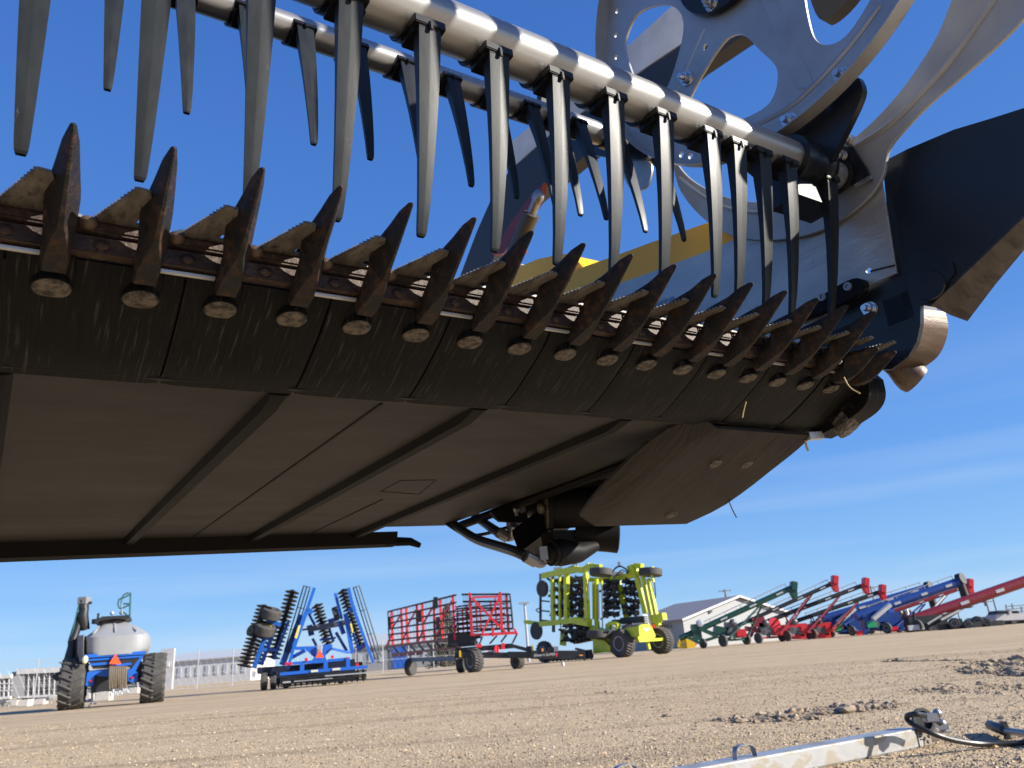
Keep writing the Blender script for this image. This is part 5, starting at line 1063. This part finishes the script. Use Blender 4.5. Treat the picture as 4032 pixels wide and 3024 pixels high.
# ------------------------------------------------------------------ aluminium beam on the ground and its bits
Z7 = zf(2300, 2500, 1.277)
MUD = mat('muddy_aluminium', (.46, .46, .455), .42, .6, (.36, .32, .26), 9, stretch=(.55, .55, 1.0), lo=.49, hi=.58, detail=13, rvar=.2, bump=.15, bscale=40)
B = gp(*Z7(1715, 566)); A = gp(*Z7(320, 662), .163); A[2] = 0; bd_ = nrm(B-A); side = np.array([-bd_[1], bd_[0], 0]); side = side if side[1] > 0 else -side
tp_ = at(*Z7(1690, 468), B[1]); bh_ = tp_[2]; bw = .15; S = B-bd_*3.6
be = empty('aluminium_beam', S, 'long silver aluminium box beam smeared with mud lying on the gravel', 'beam')
m = MB(); zl = np.array([0, 0, .004])
m.loft([[p+zl, p+side*bw+zl, p+side*bw+np.array([0, 0, bh_]), p+np.array([0, 0, bh_])] for p in (S, S+bd_*1.8, B)]); m.build('box_section', MUD, be, off=S, bevel=.008)
m = MB(); p = B; m.loft([[q+side*.012+zl+bd_*.001, q+side*(bw-.012)+zl, q+side*(bw-.012)+np.array([0, 0, bh_-.012]), q+side*.012+np.array([0, 0, bh_-.012])] for q in (B, B+bd_*.10)])
for k in range(4): m.lathe([(0, .012), (.02, .012), (.02, 0)], B+bd_*(.03+.02*(k % 2))+np.array([0, 0, .03+.03*k])-side*.0, -side, 8)
m.box(B+bd_*.15+side*.07+np.array([0, 0, .07]), (.1, .1, .1)); m.build('end_knuckle', mat('muddy_casting', (.16, .14, .12), .6, .2, (.30, .25, .19), 9), be, off=S, bevel=.004)
m = MB(); m.box(B+bd_*.26+side*.06+np.array([0, 0, .09]), (.13, .05, .035)); m.ell(B+bd_*.30+side*.05+np.array([0, 0, .11]), (.03, .03, .03)); m.tube([B+bd_*.2+side*.06+np.array([0, 0, .08]), B+bd_*.36+side*.05+np.array([0, 0, .06])], .018, 8); m.build('hitch_fitting', FIT, be, off=S, bevel=.004)
m = MB()
m.bar(B-bd_*.055-side*.0015+np.array([0, 0, .004]), B-bd_*.055-side*.0015+np.array([0, 0, bh_]), .006)
for k in range(6): m.bar(B-bd_*.035-side*.0015+np.array([0, 0, .05+.016*k]), B-bd_*.012-side*.0015+np.array([0, 0, .05+.016*k]), .003, .006)
m.build('marking', SLOT, be, off=S)
for px in ((835, 572), (232, 655)):
    top = at(*Z7(*px), 5.5); 
    d = ray(*Z7(*px)); t_ = ((S-CAM)@side)/(d@side); q = CAM+d*t_; uu = (q-S)@bd_; c = S+bd_*uu+side*bw*.35+np.array([0, 0, bh_])
    m = MB(); P_ = smoothline([c-bd_*.075+np.array([0, 0, -.005]), c-bd_*.07+np.array([0, 0, .05]), c-bd_*.03+np.array([0, 0, .065]), c+bd_*.03+np.array([0, 0, .065]), c+bd_*.07+np.array([0, 0, .05]), c+bd_*.08+np.array([0, 0, -.005])], 2)
    m.loft([[p_-side*.018, p_+side*.018, p_+side*.018+np.array([0, 0, .004])*1, p_-side*.018+np.array([0, 0, .004])] for p_ in P_]); m.build('lift_handle', FIT, be, off=S)
def gline(pts, zs): return [gp(*Z7(x, y), z) for (x, y), z in zip(pts, zs)]
hz = smoothline(gline([(1790, 445), (1740, 410), (1680, 398), (1630, 400), (1618, 425), (1660, 455), (1760, 500), (1860, 532), (1980, 549), (2100, 548), (2330, 535)], [.15, .20, .235, .23, .20, .17, .12, .07, .03, .02, .02]), 3)
m = MB(); m.tube(hz, .016, 10); o_ = hz[len(hz)//2]; h_ = m.build('rubber_hose', mat('black_rubber', (.012, .012, .013), .4), None, off=o_, loc=tuple(o_)); tag(h_, 'black rubber hose looping over the end of the aluminium beam', 'hose')
m = MB(); c = gp(*Z7(1705, 430), .16); m.lathe([(-.012, .058), (-.012, .075), (.012, .075), (.012, .058), (-.012, .058)], c, nrm((.2, -1, .1)), 22); m.build('pivot_ring', BLK, be, off=S)
m = MB(); c = gp(*Z7(1740, 415), .20); m.box(c, (.08, .06, .05)); m.ell(c+np.array([.05, 0, .02]), (.03, .03, .03)); m.build('latch', FIT, be, off=S, bevel=.006)
ga, gb, gc = gp(*Z7(2038, 452), .05), gp(*Z7(2120, 482), .055), gp(*Z7(2330, 510), .06)
le = empty('lever_handle', ga*[1, 1, 0], 'black gripped steel lever handle lying on the gravel at the right edge', 'lever')
m = MB(); d = nrm(gb-ga); m.lathe([(0, 0), (0, .026), (.02, .032), (np.linalg.norm(gb-ga), .036), (np.linalg.norm(gb-ga)+.01, .03), (np.linalg.norm(gb-ga)+.01, 0)], ga, d, 16); m.bar(gb+np.array([0, 0, -.05]), gb+np.array([0, 0, .055]), .03); m.build('grip', BLK, le, off=ga*[1, 1, 0])
m = MB(); m.tube([gb, gc], .022, 12); m.build('rod', FIT, le, off=ga*[1, 1, 0])
w0, w1, w2 = gp(*Z7(1955, 556), .012), gp(*Z7(2060, 560), .012), gp(*Z7(2168, 547), .012); m = MB(); m.bar(w0, w1, .018, .014); m.bar(w1, w2, .018, .014); s_ = m.build('wood_stick', mat('fresh_wood', (.55, .36, .16), .7), None, off=w0, loc=tuple(w0)); tag(s_, 'split yellow wood stick lying under the black hose', 'stick')
# ------------------------------------------------------------------ ground
gm = bpy.data.materials.new('gravel_yard'); gm.use_nodes = True; nt = gm.node_tree; N = nt.nodes; Lk = nt.links; bs = N['Principled BSDF']; bs.inputs['Roughness'].default_value = .9; bs.inputs['Specular IOR Level'].default_value = .2
tc = N.new('ShaderNodeTexCoord')
def nz(sc, st=(1, 1, 1), det=8, rot=0):
    mp = N.new('ShaderNodeMapping'); mp.inputs['Scale'].default_value = st; mp.inputs['Rotation'].default_value = (0, 0, rot); Lk.new(tc.outputs['Object'], mp.inputs['Vector']); n = N.new('ShaderNodeTexNoise'); n.inputs['Scale'].default_value = sc; n.inputs['Detail'].default_value = det; n.inputs['Roughness'].default_value = .65; Lk.new(mp.outputs[0], n.inputs['Vector']); return n
def mixc(f, a, b, lo, hi):
    r_ = N.new('ShaderNodeMapRange'); r_.inputs['From Min'].default_value = lo; r_.inputs['From Max'].default_value = hi; Lk.new(f, r_.inputs['Value']); x = N.new('ShaderNodeMix'); x.data_type = 'RGBA'; Lk.new(r_.outputs[0], x.inputs['Factor'])
    for s_, v in (('A', a), ('B', b)):
        if isinstance(v, tuple): x.inputs[s_].default_value = (*v, 1)
        else: Lk.new(v, x.inputs[s_])
    return x.outputs['Result']
c = mixc(nz(.35).outputs['Fac'], (.49, .365, .220), (.55, .42, .262), .35, .65)
c = mixc(nz(1.0, (.05, 1.1, 1), 6, .05).outputs['Fac'], c, (.32, .236, .145), .50, .70)
c = mixc(nz(4.0, (.3, 1, 1), 8, -.1).outputs['Fac'], c, (.33, .24, .148), .54, .70)
c = mixc(nz(34).outputs['Fac'], c, (.20, .143, .09), .55, .72)
c = mixc(nz(60).outputs['Fac'], c, (.66, .54, .37), .60, .74)
Lk.new(c, bs.inputs['Base Color'])
vo = N.new('ShaderNodeTexVoronoi'); vo.inputs['Scale'].default_value = 55; Lk.new(tc.outputs['Object'], vo.inputs['Vector'])
bp = N.new('ShaderNodeBump'); bp.inputs['Strength'].default_value = .8; bp.inputs['Distance'].default_value = .012; bp.invert = True; Lk.new(vo.outputs['Distance'], bp.inputs['Height'])
bp2 = N.new('ShaderNodeBump'); bp2.inputs['Strength'].default_value = .8; bp2.inputs['Distance'].default_value = .06; Lk.new(nz(5, (.5, 1, 1)).outputs['Fac'], bp2.inputs['Height']); Lk.new(bp.outputs[0], bp2.inputs['Normal']); Lk.new(bp2.outputs[0], bs.inputs['Normal'])
m = MB(); m.add([(-600, -200, 0), (700, -200, 0), (700, 900, 0), (-600, 900, 0)], [(0, 1, 2, 3)]); gr = m.build('ground', gm, None, smooth=False); tag(gr, kind='structure')
def blobmesh(name, items, mt, sub=1, seed=1):
    rng = np.random.default_rng(seed); bm = bmesh.new(); bmesh.ops.create_icosphere(bm, subdivisions=sub, radius=1); bv = np.array([v.co[:] for v in bm.verts]); bf = [[v.index for v in f.verts] for f in bm.faces]; bm.free()
    V_ = []; F_ = []; n = len(bv)
    for i, (p, s) in enumerate(items):
        q = bv*(1+rng.uniform(-.35, .35, (n, 1))); a = rng.uniform(0, 6.28); R_ = np.array([[math.cos(a), -math.sin(a), 0], [math.sin(a), math.cos(a), 0], [0, 0, 1]])
        V_.append((q*np.array([s*rng.uniform(.7, 1.5), s*rng.uniform(.7, 1.2), s*rng.uniform(.4, .8)]))@R_.T+p); F_ += [[j+i*n for j in f] for f in bf]
    V_ = np.vstack(V_); me = bpy.data.meshes.new(name); me.from_pydata(V_.tolist(), [], F_); me.materials.append(mt); ob = bpy.data.objects.new(name, me); C.objects.link(ob); return ob
# loose stones
sm = bpy.data.materials.new('stone_mix'); sm.use_nodes = True; nt2 = sm.node_tree; ge = nt2.nodes.new('ShaderNodeNewGeometry'); cr_ = nt2.nodes.new('ShaderNodeValToRGB'); el = cr_.color_ramp.elements
el[0].color = (.12, .085, .055, 1); el[1].color = (.64, .54, .40, 1); e_ = el.new(.3); e_.color = (.34, .245, .145, 1); e_ = el.new(.8); e_.color = (.50, .375, .235, 1)
nt2.links.new(ge.outputs['Random Per Island'], cr_.inputs[0]); nt2.links.new(cr_.outputs[0], nt2.nodes['Principled BSDF'].inputs['Base Color']); nt2.nodes['Principled BSDF'].inputs['Roughness'].default_value = .8
rng = np.random.default_rng(5); V_, F_ = [], []
oc = np.array([[1, 0, 0], [0, 1, 0], [-1, 0, 0], [0, -1, 0], [0, 0, 1], [0, 0, -.6]]); of = [(0, 1, 4), (1, 2, 4), (2, 3, 4), (3, 0, 4), (1, 0, 5), (2, 1, 5), (3, 2, 5), (0, 3, 5)]
NS = 70000; Yd = 4.2+rng.uniform(0, 1, NS)**1.7*16; Xd = (rng.uniform(-.75, .80, NS))*Yd; Sz = rng.lognormal(math.log(.0056), .38, NS)*(1+.02*Yd); an = rng.uniform(0, 6.28, NS)
for i in range(NS):
    q = oc*(1+rng.uniform(-.35, .35, (6, 1)))*np.array([Sz[i]*rng.uniform(.8, 1.6), Sz[i], Sz[i]*.75]); ca, sa = math.cos(an[i]), math.sin(an[i])
    q = q@np.array([[ca, sa, 0], [-sa, ca, 0], [0, 0, 1]]); V_.append(q+np.array([Xd[i], Yd[i], Sz[i]*.15])); F_ += [tuple(j+6*i for j in f) for f in of]
me = bpy.data.meshes.new('gravel_stones'); me.from_pydata(np.vstack(V_).tolist(), [], F_); me.materials.append(sm); ob = bpy.data.objects.new('gravel_stones', me); C.objects.link(ob); tag(ob, 'loose tan gravel stones scattered over the yard in front', 'gravel', kind='stuff')
# churned mud clods
cl_ = []; rng = np.random.default_rng(9)
def clods(pa, pb, n, wid, s0):
    a, b = gp(*Z7(*pa)), gp(*Z7(*pb))
    for i in range(n):
        t = rng.uniform(0, 1); s = s0*rng.lognormal(0, .55); p = a+(b-a)*t+np.array([rng.normal(0, .06), rng.normal(0, wid)*(.4+math.sin(3.14*t)), s*.2]); cl_.append((p, s))
clods((660, 432), (1130, 425), 260, .07, .011); clods((860, 420), (1560, 345), 700, .16, .012); clods((1250, 395), (1540, 365), 200, .05, .019); clods((870, 432), (1130, 425), 220, .05, .018)
clods((1950, 190), (2260, 120), 600, .45, .022); clods((2150, 205), (2290, 175), 260, .25, .028); clods((1960, 195), (2110, 185), 200, .10, .026); clods((1700, 290), (2250, 250), 260, .5, .012); clods((1500, 135), (1930, 128), 160, .1, .018); clods((60, 290), (220, 295), 20, .04, .014); clods((400, 412), (440, 410), 14, .02, .013)
mo = blobmesh('mud_clods', cl_, mat('dry_mud', (.35, .268, .178), .9, 0, (.23, .173, .115), 9, bump=.6, bscale=40), 2); tag(mo, 'churned ridge of dark dried mud clods on the gravel', 'mud clods', kind='stuff')
# ------------------------------------------------------------------ light, sky, camera
SAZ, SEL = math.radians(103), math.radians(24)
sd_ = Vector((math.sin(SAZ)*math.cos(SEL), math.cos(SAZ)*math.cos(SEL), math.sin(SEL)))
sl = bpy.data.lights.new('sun', 'SUN'); sl.energy = 5.0; sl.angle = math.radians(.53); sl.color = (1, .94, .84); so = bpy.data.objects.new('sun', sl); C.objects.link(so); so.rotation_euler = sd_.to_track_quat('Z', 'Y').to_euler(); so.location = (20, -10, 30)
w = bpy.data.worlds.new('World'); SC.world = w; w.use_nodes = True; nt = w.node_tree; N = nt.nodes; Lk = nt.links; bg = N['Background']
sk_ = N.new('ShaderNodeTexSky'); sk_.sky_type = 'NISHITA'; sk_.sun_disc = False; sk_.sun_elevation = SEL; sk_.sun_rotation = SAZ; sk_.altitude = 600; sk_.air_density = 1.0; sk_.dust_density = .05; sk_.ozone_density = 4.0
tcs = N.new('ShaderNodeTexCoord'); sxs = N.new('ShaderNodeSeparateXYZ'); Lk.new(tcs.outputs['Generated'], sxs.inputs[0])
skr = N.new('ShaderNodeValToRGB'); ee = skr.color_ramp.elements; ee[0].position = 0; ee[0].color = (.36, .61, .93, 1); ee[1].position = 1; ee[1].color = (.035, .125, .50, 1)
for ps, cc in ((.08, (.225, .485, .90)), (.2, (.130, .355, .845)), (.4, (.080, .250, .735)), (.72, (.046, .168, .585))):
    q_ = ee.new(ps); q_.color = (*cc, 1)
Lk.new(sxs.outputs['Z'], skr.inputs[0])
skm = N.new('ShaderNodeVectorMath'); skm.operation = 'SCALE'; skm.inputs['Scale'].default_value = 1/(.1*2**.95); Lk.new(skr.outputs[0], skm.inputs[0])
hs_ = N.new('ShaderNodeMix'); hs_.data_type = 'RGBA'; hs_.inputs['Factor'].default_value = .85; Lk.new(sk_.outputs[0], hs_.inputs['A']); Lk.new(skm.outputs[0], hs_.inputs['B'])
tc = N.new('ShaderNodeTexCoord'); mp = N.new('ShaderNodeMapping'); mp.inputs['Scale'].default_value = (1.1, 1.1, 16); mp.inputs['Rotation'].default_value = (0, math.radians(3), 0); Lk.new(tc.outputs['Generated'], mp.inputs['Vector'])
no = N.new('ShaderNodeTexNoise'); no.inputs['Scale'].default_value = 1.6; no.inputs['Detail'].default_value = 6; no.inputs['Roughness'].default_value = .5; Lk.new(mp.outputs[0], no.inputs['Vector'])
r1 = N.new('ShaderNodeMapRange'); r1.inputs['From Min'].default_value = .46; r1.inputs['From Max'].default_value = .72; r1.inputs['To Max'].default_value = .15; Lk.new(no.outputs['Fac'], r1.inputs['Value'])
sx = N.new('ShaderNodeSeparateXYZ'); Lk.new(tc.outputs['Generated'], sx.inputs[0])
r2 = N.new('ShaderNodeMapRange'); r2.inputs['From Min'].default_value = .34; r2.inputs['From Max'].default_value = .10; Lk.new(sx.outputs['Z'], r2.inputs['Value'])
mu = N.new('ShaderNodeMath'); mu.operation = 'MULTIPLY'; Lk.new(r1.outputs[0], mu.inputs[0]); Lk.new(r2.outputs[0], mu.inputs[1])
mx = N.new('ShaderNodeMix'); mx.data_type = 'RGBA'; Lk.new(mu.outputs[0], mx.inputs['Factor']); Lk.new(hs_.outputs['Result'], mx.inputs['A']); mx.inputs['B'].default_value = (4.6, 4.9, 5.2, 1)
Lk.new(mx.outputs['Result'], bg.inputs['Color']); bg.inputs['Strength'].default_value = .10
cam = bpy.data.cameras.new('camera'); co = bpy.data.objects.new('camera', cam); C.objects.link(co); cam.sensor_width = 36; cam.sensor_fit = 'HORIZONTAL'; cam.lens = 36*F/4032; cam.clip_start = .02; cam.clip_end = 3000
cam.dof.use_dof = True; cam.dof.focus_distance = 1.15; cam.dof.aperture_fstop = 13
co.matrix_world = Matrix(((RT[0], UP[0], -FWD[0], CAM[0]), (RT[1], UP[1], -FWD[1], CAM[1]), (RT[2], UP[2], -FWD[2], CAM[2]), (0, 0, 0, 1))); SC.camera = co
vs = SC.view_settings; vs.view_transform = 'Standard'; vs.look = 'None'; vs.exposure = .95; vs.gamma = 1; SC.display_settings.display_device = 'sRGB'
